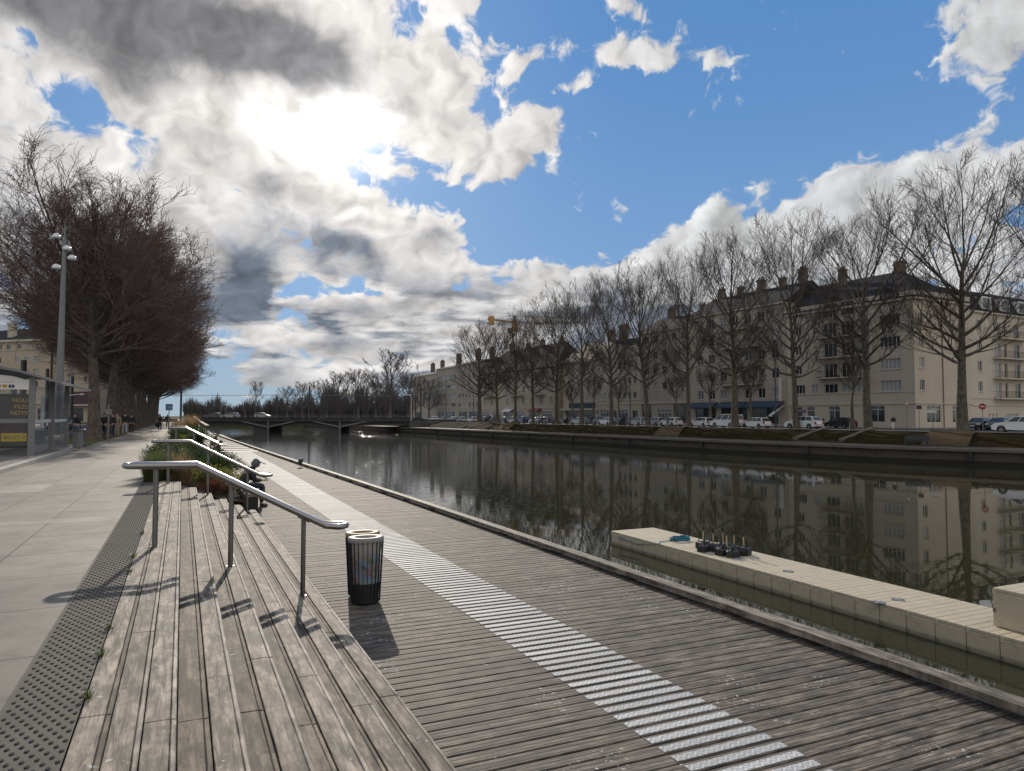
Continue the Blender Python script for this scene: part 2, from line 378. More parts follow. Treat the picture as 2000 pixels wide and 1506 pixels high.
def tread_plate(N, b):
    p = wp(N); x, y, z = N.sep(p)
    a = N.mul(N.add(x, y), 78.5); c = N.mul(N.m('SUBTRACT', x, y), 78.5)
    k = N.m('FLOOR', N.mul(x, 25.0)); k2 = N.m('MODULO', N.m('ABSOLUTE', k), 2.0)
    s = N.mix(k2, N.m('SINE', N.mul(a, 1.6)), N.m('SINE', N.mul(c, 1.6)))
    s = N.sep(s)[0]
    m_ = N.step(s, .1, .5); n = N.noise(p, 30, 4, .6); rowv = N.new('ShaderNodeTexWhiteNoise', noise_dimensions='1D'); N.put(rowv.inputs['W'], N.m('FLOOR', N.m('DIVIDE', y, .153)))
    v = N.add(.72, N.mul(rowv.outputs[0], .32))
    col = N.mix(m_, (.44, .44, .43), (.66, .655, .64)); col = N.vm('SCALE', col, scale=N.mul(v, N.add(.8, N.mul(n, .4))))
    N.put(b.inputs['Base Color'], col); b.inputs['Metallic'].default_value = .1; b.inputs['Roughness'].default_value = .68; b.inputs['Specular IOR Level'].default_value = .3
    bump(N, b, m_, .6, .004)
M['plate'] = mat('tread_plate_aluminium', tread_plate)
def water(N, b):
    p = wp(N); x, y, z = N.sep(p)
    # still water by the near bank, a breeze beyond: ripples grow with distance up the canal, more on the left
    br = N.mul(N.step(y, 22, 75), N.add(.25, N.mul(N.step(N.add(x, N.mul(y, -.10)), 26, 8), .75)))
    patch = N.step(N.noise(N.xyz(N.mul(x, .05), N.mul(y, .03), 0), 1.0, 3, .5), .38, .62)
    br = N.mul(br, N.add(.75, N.mul(patch, .4)))
    f1 = N.noise(N.xyz(N.mul(x, 1.5), N.mul(y, 2.3), 0), 1.0, 4, .55); f2 = N.noise(N.xyz(N.mul(x, 5.0), N.mul(y, 6.0), 2), 1.0, 3, .6)
    sw = N.noise(N.xyz(N.mul(x, .5), N.mul(y, .9), 5), 1.0, 2, .5)
    fk = N.step(N.noise(N.xyz(N.mul(x, 2.2), N.mul(y, 2.8), 9), 1.0, 4, .6), .585, .62)
    f3 = N.noise(N.xyz(N.mul(x, 12.0), N.mul(y, 14.0), 4), 1.0, 3, .6)
    h = N.add(N.mul(sw, .0020), N.add(N.mul(f1, N.add(.0008, N.mul(br, .010))), N.add(N.mul(f2, N.add(.00012, N.mul(br, .002))), N.mul(f3, N.mul(N.mul(br, fk), .060)))))
    n = N.new('ShaderNodeBump'); n.inputs['Strength'].default_value = 1.0; n.inputs['Distance'].default_value = 1.0
    N.put(n.inputs['Height'], h); N.l.new(n.outputs[0], b.inputs['Normal'])
    b.inputs['Base Color'].default_value = (.026, .026, .014, 1); b.inputs['Roughness'].default_value = .008; b.inputs['IOR'].default_value = 1.36
M['water'] = mat('canal_water', water)
def steel(name, col, rough=.28):
    def fn(N, b):
        p = oc(N); n = N.noise(N.vm('MULTIPLY', p, (3, 3, 3)), 6, 5, .6)
        N.put(b.inputs['Base Color'], N.vm('SCALE', tuple(col), scale=N.add(.85, N.mul(n, .3)))); b.inputs['Metallic'].default_value = 1.0
        N.put(b.inputs['Roughness'], N.add(rough - .06, N.mul(n, .14)))
    return mat(name, fn)
M['steel'] = steel('brushed_steel', (.33, .315, .31), .33)
M['steel_dark'] = steel('painted_steel_dark', (.22, .21, .20), .4)
M['grey_paint'] = plain('grey_paint', (.19, .19, .195), .45)
M['pole_dark'] = plain('dark_pole', (.045, .045, .05), .5)
M['white_paint'] = plain('white_paint', (.72, .71, .69), .4, .06)
M['black'] = plain('black_paint', (.02, .021, .024), .45)
M['black_matte'] = plain('black_plastic', (.022, .022, .025), .6)
M['rubber'] = plain('rubber', (.018, .018, .018), .85)
def glassy(name, col, rough=.06, trans=0.0, alpha=1.0):
    def fn(N, b):
        N.put(b.inputs['Base Color'], tuple(col)); b.inputs['Roughness'].default_value = rough; b.inputs['IOR'].default_value = 1.5
        b.inputs['Alpha'].default_value = alpha
    return mat(name, fn)
M['pane'] = glassy('window_glass', (.03, .035, .04))
M['pane_curtain'] = glassy('window_glass_curtained', (.26, .26, .255), .2)
M['clear_glass'] = glassy('shelter_glass', (.25, .28, .28), .03, alpha=.10)
M['car_glass'] = glassy('car_glass', (.03, .035, .04), .05)
M['globe'] = glassy('lamp_globe', (.72, .72, .74), .2)
def facade(name, col, course=True, var=.18):
    def fn(N, b):
        p = wp(N); z = N.sep(p)[2]; o = oc(N); ox, oy, oz = N.sep(o)
        s = N.noise(p, .5, 6, .62); g = N.noise(p, 7, 5, .6); st = N.noise(N.vm('MULTIPLY', p, (1.6, 1.6, .12)), 1, 5, .6)
        f = N.add(1 - var * 1.5, N.mul(N.add(N.mul(s, .4), N.add(N.mul(g, .25), N.mul(st, .35))), var * 3))
        c = N.vm('SCALE', tuple(col), scale=f)
        if course:
            br = N.new('ShaderNodeTexBrick'); N.put(br.inputs['Vector'], N.xyz(ox, oz, 0)); br.inputs['Scale'].default_value = 1.0
            br.inputs['Brick Width'].default_value = .62; br.inputs['Row Height'].default_value = .31; br.inputs['Mortar Size'].default_value = .012
            br.inputs['Color1'].default_value = (1, 1, 1, 1); br.inputs['Color2'].default_value = (.86, .85, .83, 1); br.inputs['Mortar'].default_value = (.72, .70, .66, 1)
            c = N.mix(1.0, c, br.outputs[0], 'MULTIPLY')
        N.put(b.inputs['Base Color'], c); b.inputs['Roughness'].default_value = .9
    return mat(name, fn)
M['cream'] = facade('cream_render', (.53, .455, .37), False)
M['stone'] = facade('caen_stone', (.49, .425, .345))
M['stone_pink'] = facade('caen_stone_warm', (.48, .40, .315))
M['stone_grey'] = facade('caen_stone_weathered', (.40, .355, .295))
M['pale'] = facade('pale_render', (.55, .485, .405), False)
M['trim'] = facade('cornice_stone', (.53, .465, .38), False, .12)
def slate(N, b):
    o = wp(N); x, y, z = N.sep(o)
    br = N.new('ShaderNodeTexBrick'); N.put(br.inputs['Vector'], N.xyz(N.add(x, y), N.mul(z, 1.3), 0)); br.inputs['Scale'].default_value = 1.0
    br.inputs['Brick Width'].default_value = .35; br.inputs['Row Height'].default_value = .25; br.inputs['Mortar Size'].default_value = .015
    br.inputs['Color1'].default_value = (.035, .034, .038, 1); br.inputs['Color2'].default_value = (.022, .022, .026, 1); br.inputs['Mortar'].default_value = (.015, .015, .018, 1)
    c = N.vm('SCALE', br.outputs[0], scale=N.add(.6, N.mul(N.noise(o, .8, 5, .6), .9)))
    N.put(b.inputs['Base Color'], c); b.inputs['Roughness'].default_value = .9; b.inputs['Specular IOR Level'].default_value = .12
M['slate'] = mat('slate_roof', slate)
M['tile'] = plain('brown_tile_roof', (.075, .045, .035), .8)
M['brick'] = plain('chimney_brick', (.15, .115, .09), .9)
M['shutter'] = plain('grey_shutter', (.33, .33, .33), .5)
M['navy'] = plain('navy_awning', (.035, .055, .09), .7)
M['shop_dark'] = plain('shopfront_dark', (.05, .045, .05), .4)
M['maroon'] = plain('maroon_fascia', (.06, .025, .03), .5)
def bark(name, a, c):
    def fn(N, b):
        p = oc(N); n = N.noise(N.vm('MULTIPLY', p, (1, 1, .45)), 5, 6, .65)
        N.put(b.inputs['Base Color'], N.mix(N.step(n, .35, .68), tuple(a), tuple(c))); b.inputs['Roughness'].default_value = .9; bump(N, b, n, .6, .03)
    return mat(name, fn)
M['bark'] = bark('plane_bark', (.06, .05, .038), (.15, .125, .095))
M['twig'] = plain('twig_bark', (.075, .054, .040), .9)
M['bark_left'] = bark('promenade_bark', (.07, .055, .045), (.15, .12, .10))
M['twig_left'] = plain('russet_twig_bark', (.165, .112, .095), .9)
M['far_wood'] = plain('far_wood_bark_hazed', (.10, .088, .085), .95)  # bark colour lightened to stand in for distance haze
def leaf(name, col, var=.5):
    def fn(N, b):
        n = N.noise(oc(N), 9, 3, .6); r = N.new('ShaderNodeObjectInfo').outputs['Random']
        N.put(b.inputs['Base Color'], N.vm('SCALE', tuple(col), scale=N.add(1 - var, N.mul(n, 2 * var)))); b.inputs['Roughness'].default_value = .55
        b.inputs['Transmission Weight'].default_value = 0.0; b.inputs['Subsurface Weight'].default_value = 0.0
        tr = N.new('ShaderNodeBsdfTranslucent'); N.put(tr.inputs[0], tuple(x * 1.6 for x in col)); mx = N.new('ShaderNodeMixShader'); mx.inputs[0].default_value = .4
        out = [q for q in N.n if q.type == 'OUTPUT_MATERIAL'][0]
        N.l.new(b.outputs[0], mx.inputs[1]); N.l.new(tr.outputs[0], mx.inputs[2]); N.l.new(mx.outputs[0], out.inputs[0])
    return mat(name, fn)
M['leaf_dark'] = leaf('shrub_leaf_dark', (.035, .055, .018))
M['leaf_yellow'] = leaf('shrub_leaf_yellow', (.14, .14, .03))
M['leaf_red'] = leaf('shrub_leaf_russet', (.09, .03, .02))
M['blade'] = leaf('grass_blade', (.07, .085, .028))
M['blade_dry'] = leaf('grass_blade_dry', (.22, .155, .08))
def paintm(name, col, rough=.25): return mat(name, None, Base_Color=(*col, 1), Roughness=rough, Coat_Weight=.6, Coat_Roughness=.06)
CARP = {k: paintm('car_paint_' + k, v) for k, v in dict(white=(.62, .62, .61), black=(.012, .012, .014), silver=(.35, .36, .37), grey=(.10, .105, .115), blue=(.03, .07, .14), dark=(.03, .032, .04), red=(.25, .02, .02), purple=(.09, .08, .12)).items()}
M['red_lamp'] = plain('tail_lamp_red', (.30, .01, .01), .2)
M['head_lamp'] = plain('head_lamp_clear', (.6, .6, .6), .1)
M['skin'] = plain('skin', (.36, .22, .16), .6)
def cloth(name, col): return plain('cloth_' + name, col, .85, .2, 8)
CL = {k: cloth(k, v) for k, v in dict(black=(.026, .026, .03), navy=(.028, .034, .06), grey=(.12, .12, .125), jeans=(.06, .075, .11), beige=(.30, .25, .19), white=(.55, .55, .55), blue=(.05, .16, .26), brown=(.07, .045, .03), pale=(.4, .42, .44)).items()}
M['hair'] = plain('dark_hair', (.02, .014, .01), .6)
def floatfn(N, b):
    p = wp(N); x, y, z = N.sep(p); n = N.noise(p, 3, 6, .65); sc = N.noise(N.xyz(N.mul(x, 30), N.mul(y, 4), N.mul(z, 8)), 1, 5, .7); gr = N.noise(p, 40, 3, .7)
    c = N.vm('SCALE', (.50, .425, .30), scale=N.add(.62, N.add(N.mul(n, .45), N.mul(gr, .3))))
    c = N.mix(N.mul(N.step(sc, .56, .66), .35), c, (.20, .17, .13))
    al = N.step(N.add(z, N.mul(n, -.12)), WATER + .07, WATER - .02); c = N.mix(N.mul(al, .55), c, (.055, .06, .03))
    N.put(b.inputs['Base Color'], c); b.inputs['Roughness'].default_value = .6; bump(N, b, gr, .15, .004)
WATER = -2.75
M['float'] = mat('float_plastic', floatfn)
M['float_dark'] = plain('float_seam', (.16, .145, .12), .7)
M['rope'] = plain('blue_rope', (.03, .16, .24), .8, .4, 30)
M['stick'] = plain('bare_wood_stick', (.48, .37, .23), .7)
M['crane'] = plain('crane_yellow', (.38, .21, .08), .5)
M['blue_sign'] = plain('blue_sign', (.02, .14, .42), .35, .05)
M['red_sign'] = plain('red_sign', (.32, .02, .03), .35, .05)
M['yellow'] = plain('yellow_print', (.50, .36, .03), .4, .08)
M['poster'] = plain('poster_dark', (.045, .03, .028), .3, .7, 4)
# ================================================================ SETTING
rnd = random.Random(7)
WATER = -2.75
QL = [(92, -60), (74, 4), (68, 23.5), (63.9, 36.6), (60.3, 48), (57.6, 66), (55.4, 102), (51.7, 161), (49, 205), (45, 300)]
def offs(d):
    out = []
    for i, (x, y) in enumerate(QL):
        a = QL[max(i - 1, 0)]; b = QL[min(i + 1, len(QL) - 1)]; t = Vector((b[0] - a[0], b[1] - a[1])).normalized()
        out.append((x + t.y * d, y - t.x * d))
    return out
def bank(px, d):                                   # where the bearing of a photo column meets the line d metres behind the far quay
    r = ray(px, 800); pl = offs(d)
    for (x0, y0), (x1, y1) in zip(pl, pl[1:]):
        den = r.x * (y1 - y0) - r.y * (x1 - x0)
        if abs(den) < 1e-9: continue
        t = (x0 * (y1 - y0) - y0 * (x1 - x0)) / den; s = (x0 * r.y - y0 * r.x) / den * -1
        s = ((r.x * t - x0) * (x1 - x0) + (r.y * t - y0) * (y1 - y0)) / ((x1 - x0) ** 2 + (y1 - y0) ** 2)
        if 0 <= s <= 1 and t > 0: return Vector((r.x * t, r.y * t, 0)), math.atan2(y1 - y0, x1 - x0)
    raise ValueError(px)
def dense(pl, step):
    out = []
    for (a, b) in zip(pl, pl[1:]):
        L = math.hypot(b[0] - a[0], b[1] - a[1]); n = max(1, int(L / step))
        out += [(a[0] + (b[0] - a[0]) * i / n, a[1] + (b[1] - a[1]) * i / n) for i in range(n)]
    return out + [pl[-1]]
def sweep(prof, name, m, parent=None, step=4.0, jit=0.0, kind='structure', y0=-60, y1=300):
    rows = []
    base = QL
    cuts = [dense(offs(d), step) for d, z in prof]; n = min(len(c) for c in cuts); N0 = len(cuts[0])
    # same parameterisation for every offset
    def samp(pl):
        out = []
        for (a, b), (qa, qb) in zip(zip(pl, pl[1:]), zip(QL, QL[1:])):
            k = max(1, int(math.hypot(qb[0] - qa[0], qb[1] - qa[1]) / step))
            out += [(a[0] + (b[0] - a[0]) * i / k, a[1] + (b[1] - a[1]) * i / k) for i in range(k)]
        return out + [pl[-1]]
    mb = MB(); vs = []; pl = [samp(offs(d)) for d, z in prof]; L = len(pl[0]); K = len(prof)
    for i in range(L):
        for k in range(K):
            j = rnd.uniform(-jit, jit) if 0 < k < K - 1 else 0
            vs.append((pl[k][i][0], pl[k][i][1], prof[k][1] + j))
    fs = [(i * K + k, i * K + k + 1, (i + 1) * K + k + 1, (i + 1) * K + k) for i in range(L - 1) for k in range(K - 1)]
    mb.add(vs, fs); o = mb.build(name, m, parent)
    if kind: o['kind'] = kind
    return o
# land out to the horizon, cut round the canal
g = MB()
g.quad((-3000, -300, -.30), (-20, -300, -.30), (-20, 3000, -.30), (-3000, 3000, -.30))
g.quad((-20, -300, -.06), (-.9, -300, -.06), (-.9, 300, -.06), (-20, 300, -.06))
rp = offs(33)
for a, b in zip(rp, rp[1:]): g.quad((a[0], a[1], -.2), (3000, a[1], -.2), (3000, b[1], -.2), (b[0], b[1], -.2))
g.quad((-20, 300, -.06), (3000, 300, -.2), (3000, 3000, -.2), (-20, 3000, -.06))
g.quad((-20, 300, -.06), (70, 300, -.2), (70, 299.9, -3.2), (-20, 299.9, -3.2))
tag(g.build('ground', M['land']), kind='structure')
w = MB(); w.quad((-2, -300, WATER), (140, -300, WATER), (140, 302, WATER), (-2, 302, WATER)); tag(w.build('canal_water', M['water']), kind='structure')
p_ = MB(); p_.quad((-4.4, -12, 0), (-.83, -12, 0), (-.83, 190, 0), (-4.4, 190, 0)); tag(p_.build('promenade', M['paving']), kind='structure')
p_ = MB(); p_.box(-8.6, -12, -.06, -4.56, 41.5, .10); tag(p_.build('tram_platform', M['platform']), kind='structure')
kb = MB()
kpts = [(-4.46, -12), (-4.46, 30), (-4.46, 37), (-4.6, 39.5), (-5.0, 41.2), (-5.8, 42), (-8.6, 42.2)]
for a, b in zip(kpts, kpts[1:]): kb.beam((a[0], a[1], .055), (b[0], b[1], .055), .22, .13)
tag(kb.build('kerb', M['kerb']), kind='structure')
v = MB()
for i in range(60):
    for j in range(3):
        y0 = 42.4 + i * 2.5; x0 = -7.4 + j; v.quad((x0, y0, .012), (x0 + 1, y0, .012), (x0 + 1, y0 + 2.5, .012), (x0, y0 + 2.5, .012))
tag(v.build('grass_verge', M['grass']), kind='structure')
r_ = MB(); r_.quad((-19, 42.5, .0), (-7.4, 42.5, .0), (-7.4, 300, .0), (-19, 300, .0)); r_.quad((-19, -20, -.02), (-8.6, -20, -.02), (-8.6, 42.5, -.02), (-19, 42.5, -.02)); tag(r_.build('road', M['asphalt']), kind='structure')
r_ = MB(); r_.box(-26, -20, -.2, -19, 300, .12); r_.box(-60, 185, -.2, -26, 204, .11); tag(r_.build('pavement', M['concrete']), kind='structure')
# tactile strip of studs along the top step
t_ = MB(); t_.quad((-.828, .2, .004), (-.46, .2, .004), (-.46, 18.75, .004), (-.828, 18.75, .004))
t_.cur = 1
k = 0; y = 2.6
while y < 18.7:
    for i in range(6):
        x = -.797 + i * .058 + (.029 if k % 2 else 0)
        if x > -.475: continue
        n = 8; r0, r1 = .0165, .010
        vs = [(x + r0 * .75 * math.cos(a * 2 * math.pi / n), y + r0 * 1.25 * math.sin(a * 2 * math.pi / n), .0045) for a in range(n)] + [(x + r1 * .75 * math.cos(a * 2 * math.pi / n), y + r1 * 1.25 * math.sin(a * 2 * math.pi / n), .010) for a in range(n)]
        t_.add(vs, [tuple(range(n, 2 * n))] + [(a, (a + 1) % n, n + (a + 1) % n, n + a) for a in range(n)])
    y += .058; k += 1
tag(t_.build('tactile_paving', [M['tactile'], M['stud']]), kind='structure')
# ---------------------------------------------------------------- timber steps (thing), treads (parts)
def edge_x(y):
    pts = [(-6, 6.36), (6, 6.33), (12, 6.2), (20, 6.03), (36, 5.56), (56, 5.02), (92, 4.18), (106, 3.9), (160, 2.8)]
    for (a, xa), (b, xb) in zip(pts, pts[1:]):
        if a <= y <= b: return xa + (xb - xa) * (y - a) / (b - a)
    return 3.0
def plank_row(mb, x0, x1, y0, y1, z, th=.05, seed=0, b=.006, nose=0, main=0):
    q = random.Random(seed); y = y0 - q.uniform(0, 2); mb.cur = main
    while y < y1:
        L = q.uniform(2.3, 3.4); a, c = max(y, y0), min(y + L - .005, y1)
        if c > a + .05:
            dz = q.uniform(-.002, .002); w = x1 - x0
            mb.bbox(x0, a, z - th, x0 + w * .80, c, z + dz, b * .6); mb.cur = nose; mb.bbox(x0 + w * .80 + .003, a, z - th, x1, c, z + dz - .003, b); mb.cur = main
        y += L
def stairs(name, Y0, Y1, label):
    st = thing(name, (0, 0, 0), 0, label, 'steps')
    for lv in range(6):
        z = -.15 * lv; mb = MB()
        if lv == 0: xs = [(-.455, -.308), (-.301, -.155), (-.148, 0.0)]
        else: x0 = .3333 * (lv - 1); xs = [(x0 + .006, x0 + .166), (x0 + .174, x0 + .3333)]
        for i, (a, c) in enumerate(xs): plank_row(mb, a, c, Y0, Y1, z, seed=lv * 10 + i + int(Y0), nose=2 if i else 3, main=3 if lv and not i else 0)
        xe = xs[-1][1]
        mb.cur = 1; mb.box(xs[0][0] + .004, Y0 + .01, z - .09, xe - .01, Y1 - .01, z - .052); mb.box(xe - .035, Y0 + .005, z - .16, xe - .012, Y1 - .005, z - .0905)
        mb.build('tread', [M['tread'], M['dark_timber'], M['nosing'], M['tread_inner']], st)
    sd_ = MB()
    for lv in range(6): sd_.box(-.45 if lv == 0 else .3333 * (lv - 1) - .02, Y1 - .0095, -1.0, .3333 * lv - .03, Y1 + .03, -.15 * lv - .053)
    sd_.build('end_panel', M['dark_timber'], st)
    return st
stairs('timber_steps', .3, 18.72, 'broad weathered timber steps nearest the viewer, running down from the tactile strip to the deck')
stairs('timber_steps', 37.2, 43.6, 'further narrow flight of timber steps between the two planted beds')
# ---------------------------------------------------------------- boardwalk
bw = MB(); PIT = .153; y = -1.0; q = random.Random(3); i = 0
while y < 104:
    y1 = y + PIT; dz = q.uniform(-.0025, .0015); xe = edge_x(y) - .06 + q.uniform(-.02, .02)
    bw.bbox(1.675, y + .007, -.94, xe, y1 - .008, -.90 + dz, .006)
    y = y1; i += 1
bw.cur = 1; bw.box(1.6, -1, -1.12, edge_x(0) - .3, 30, -.945); bw.box(1.6, 30, -1.12, edge_x(50) - .3, 104, -.945)
bo = tag(bw.build('boardwalk', [M['board'], M['dark_timber']]), kind='structure')
near = []; far_ = MB(); k = math.floor((1.6 + 1.0) / PIT)
cnt = 0
for j in range(k, 1000):
    y = -1.0 + j * PIT
    if y > 52: break
    a, c = y + .018, y + .100
    dr = max(0, (y - 12) / 42)
    mb = MB() if y > 3.0 and cnt < 100 else far_
    x0, x1 = 3.23 - .24 * dr, 4.12 + .2 * dr
    mb.bbox(x0, a, -.8995, x1, c, -.8935, .002)
    if mb is not far_: mb.build('grip_plate', M['plate'], bo); cnt += 1
tag(far_.build('grip_plate', M['plate'], bo), kind='stuff')
wide = MB()
for yy, ww in ((52.4, .9), (55.2, .75), (58.6, .7), (62.2, .65), (66.0, .65), (70.5, .6)):
    wide.bbox(1.98, yy, -.8995, edge_x(yy) - .28, yy + ww, -.892, .002)
wide.build('grip_band', M['plate'], bo)
eb = MB(); ys = [-4 + 2.2 * i for i in range(50)]
for a, c in zip(ys, ys[1:]): eb.beam((edge_x(a) - .10, a + .004, -.805), (edge_x(c) - .10, c - .004, -.805), .19, .07)
ebo = eb.build('edge_beam', M['beam'], bo)
bl = MB()
for a in ys: bl.box(edge_x(a) - .16, a - .12, -.90, edge_x(a) - .03, a + .12, -.8405)
bl.build('edge_block', M['dark_timber'], bo)
fa = MB()
for a, c in zip(ys, ys[1:]): fa.beam((edge_x(a) - .03, a, -1.05), (edge_x(c) - .03, c, -1.05), .05, .29); 
for a in ys[::2]: fa.tube([(edge_x(a) - .35, a, -3.3), (edge_x(a) - .35, a, -.98)], .13, 8)
fa.build('fascia', M['dark_timber'], bo)
# ramp from the end of the boardwalk up to the bridge road
rm = MB(); rm.quad((1.5, 103.9, -.93), (3.9, 103.9, -.93), (1.8, 190, .70), (-1.2, 190, .70)); rm.quad((3.9, 103.9, -.93), (3.9, 103.9, -3), (1.8, 190, -3), (1.8, 190, .70))
tag(rm.build('ramp', M['concrete']), kind='structure')
cw = MB(); cw.box(1.55, -40, -3.2, 1.66, 104, -.95); tag(cw.build('retaining_wall', M['quay_dark']), 'concrete wall under the boardwalk along the near side of the canal', 'wall')
# planted beds with a timber seat edge
def bed(Y0, Y1, name):
    s = MB(); n = int((Y1 - Y0) / .6)
    for i in range(n):
        for j in range(4):
            f = lambda a, b_: (-.83 + a * .57, Y0 + (Y1 - Y0) * b_ / n, -.02 - .14 * a)
            s.quad(f(j, i), f(j + 1, i), f(j + 1, i + 1), f(j, i + 1))
    return tag(s.build(name, M['soil']), kind='structure')
bed(18.76, 37.17, 'planting_bed'); bed(43.64, 100, 'planting_bed')
def seat(Y0, Y1, label):
    t = thing('seat_wall', (0, 0, 0), 0, label, 'bench')
    top = MB(); plank_row(top, 1.47, 1.70, Y0, Y1, -.45, .07, 5); plank_row(top, 1.715, 1.95, Y0, Y1, -.45, .07, 9); top.build('seat_top', M['tread'], t)
    bs = MB(); bs.box(1.44, Y0 + .02, -.95, 1.80, Y1 - .02, -.521); bs.build('base', M['dark_timber'], t)
seat(19.4, 37.1, 'long low timber seat edging the nearer planted bed, with a hooded person on it'); seat(43.8, 100, 'long low timber seat edging the further planted bed')
# ---------------------------------------------------------------- far bank
sweep([(10.05, -.07), (10.3, -.07), (10.35, -.16), (33.5, -.16)], 'quay_street', M['asphalt'])
sweep([(29.5, -.16), (29.55, -.03), (33.6, -.03), (60, -.03)], 'street_pavement', M['concrete'])
sweep([(9.8, -.3), (9.8, -.03), (10.06, -.03), (10.06, -.3)], 'street_kerb', M['kerb'])
sweep([(.0, -1.33), (3.0, -1.32), (3.1, -1.28)], 'quay_walkway', M['quay'])
sweep([(3.0, -1.34), (4.0, -1.02), (5.2, -.70), (6.6, -.36), (8.2, -.10), (9.82, -.08)], 'grass_bank', M['soil_slope'], step=1.2, jit=.09)
qw = thing('quay_wall', (0, 0, 0), 0, 'long low stained concrete quay wall along the far side of the canal', 'wall')
sweep([(.22, -3.3), (.22, -1.62)], 'wall_face', M['quay'], qw, kind=None)
sweep([(.0, -3.3), (.0, -2.45), (.22, -2.40)], 'wall_foot', M['quay_dark'], qw, kind=None)
sweep([(.21, -1.63), (-.12, -1.60), (-.14, -1.36), (-.10, -1.325), (.35, -1.322)], 'coping', M['coping'], qw, kind=None)
fp = dense(QL[2:], 3.4)
for i, (x, y) in enumerate(fp[:90]):
    mb = MB(); h = (.35, .9, .35, .45)[i % 4]; mb.tube([(x - .06, y, -1.58), (x - .06, y, -1.58 - h)], .085 if i % 4 != 1 else .14, 7); mb.build('fender', M['black_matte'], qw)
# worn paths and a stair down the far bank
def bank_patch(px, w, name, m):
    c, a = bank(px, 6.4); mb = MB(); rows = [(3.1, -1.27), (4.0, -.93), (5.2, -.60), (6.6, -.26), (8.2, -.01), (9.7, .0)]
    for i in range(len(rows) - 1):
        (d0, z0), (d1, z1) = rows[i], rows[i + 1]; q0 = bank(px - (6.4 - d0) * 3.5, d0)[0]; q1 = bank(px - (6.4 - d1) * 3.5, d1)[0]
        tv = Vector((math.cos(a), math.sin(a), 0)) * w
        mb.quad((*(q0 - tv)[:2], z0 + .03), (*(q0 + tv)[:2], z0 + .03), (*(q1 + tv)[:2], z1 + .03), (*(q1 - tv)[:2], z1 + .03))
    return tag(mb.build(name, m), kind='structure')
bank_patch(1310, 2.6, 'path', M['leaf_litter']); bank_patch(1853, 2.0, 'path', M['leaf_litter']); bank_patch(990, 3.0, 'path', M['leaf_litter'])
def bank_stair(px, w, label):
    c, a = bank(px, 3.2); t = thing('bank_stairs', (c.x, c.y, -1.32), a, label, 'stairs')
    mb = MB()
    for i in range(8): mb.box(-w, -.8 * (i + 1) - .02, -.3, w, -.8 * i, .155 * (i + 1))
    mb.build('flight', M['quay'], t)
    for s in (-1, 1):
        k = MB(); k.beam((s * (w + .17), -.1, .28), (s * (w + .17), -6.7, 1.52), .3, .34); k.build('side_wall', M['coping'], t)
bank_stair(1592, 2.6, 'dark stair with sloping pale side walls climbing the far bank beside the white car'); bank_stair(908, 1.8, 'pale concrete stair slab climbing the far bank near the bridge')
# ================================================================ HANDRAILS, BINS, PONTOON
def handrail(Y, label, group=None):
    t = thing('handrail', (0, Y, 0), 0, label, 'handrail', 'handrails down the timber steps')
    r = .038; y2 = .25
    rail = MB(); pts = []
    # one bar bent into a long loop: down one side, round, back up the other
    top = [(-.47, .965), (.17, .955), (1.70, .135), (1.86, .115)]
    A = [(x, 0, z) for x, z in top]; B = [(x, y2, z) for x, z in top[::-1]]
    def arc(c, z, s):
        return [(c + s * y2 / 2 * math.sin(a), y2 / 2 - y2 / 2 * math.cos(a), z) for a in [math.pi * k / 6 for k in range(1, 6)]]
    loop = A[1:] + arc(1.86, .115, 1) + B[:-1] + [B[-1]] + [(x, y, z) for x, y, z in arc(-.47, .965, -1)[::-1]] + [A[0], A[1]]
    rail.tube(loop, r, 12, cap=False); rail.build('rail', M['steel'], t, True)
    for x, zb, zt in ((-.27, 0, .92), (.57, -.30, .70), (1.44, -.75, .235)):
        p = MB(); p.tube([(x, y2 / 2, zb), (x, y2 / 2, zt)], .030, 12); p.lathe([(.05, 0), (.05, .006)], (x, y2 / 2, zb), 14); po = p.build('post', M['steel_dark'], t, False)
        b = MB(); b.beam((x - .06, y2 / 2, zt + .012 + .02), (x + .07, y2 / 2, zt + .012 - (.0 if x < 0 else .05)), .13, .045); b.build('bracket', M['steel_dark'], po)
    return t
handrail(9.42, 'nearest steel loop handrail on three posts, in front of the litter bins')
handrail(18.15, 'second steel handrail, passing in front of the seated hooded person')
handrail(37.9, 'third steel handrail beyond the leafy bed, lower of the far pair')
handrail(42.6, 'furthest steel handrail, upper of the far pair')
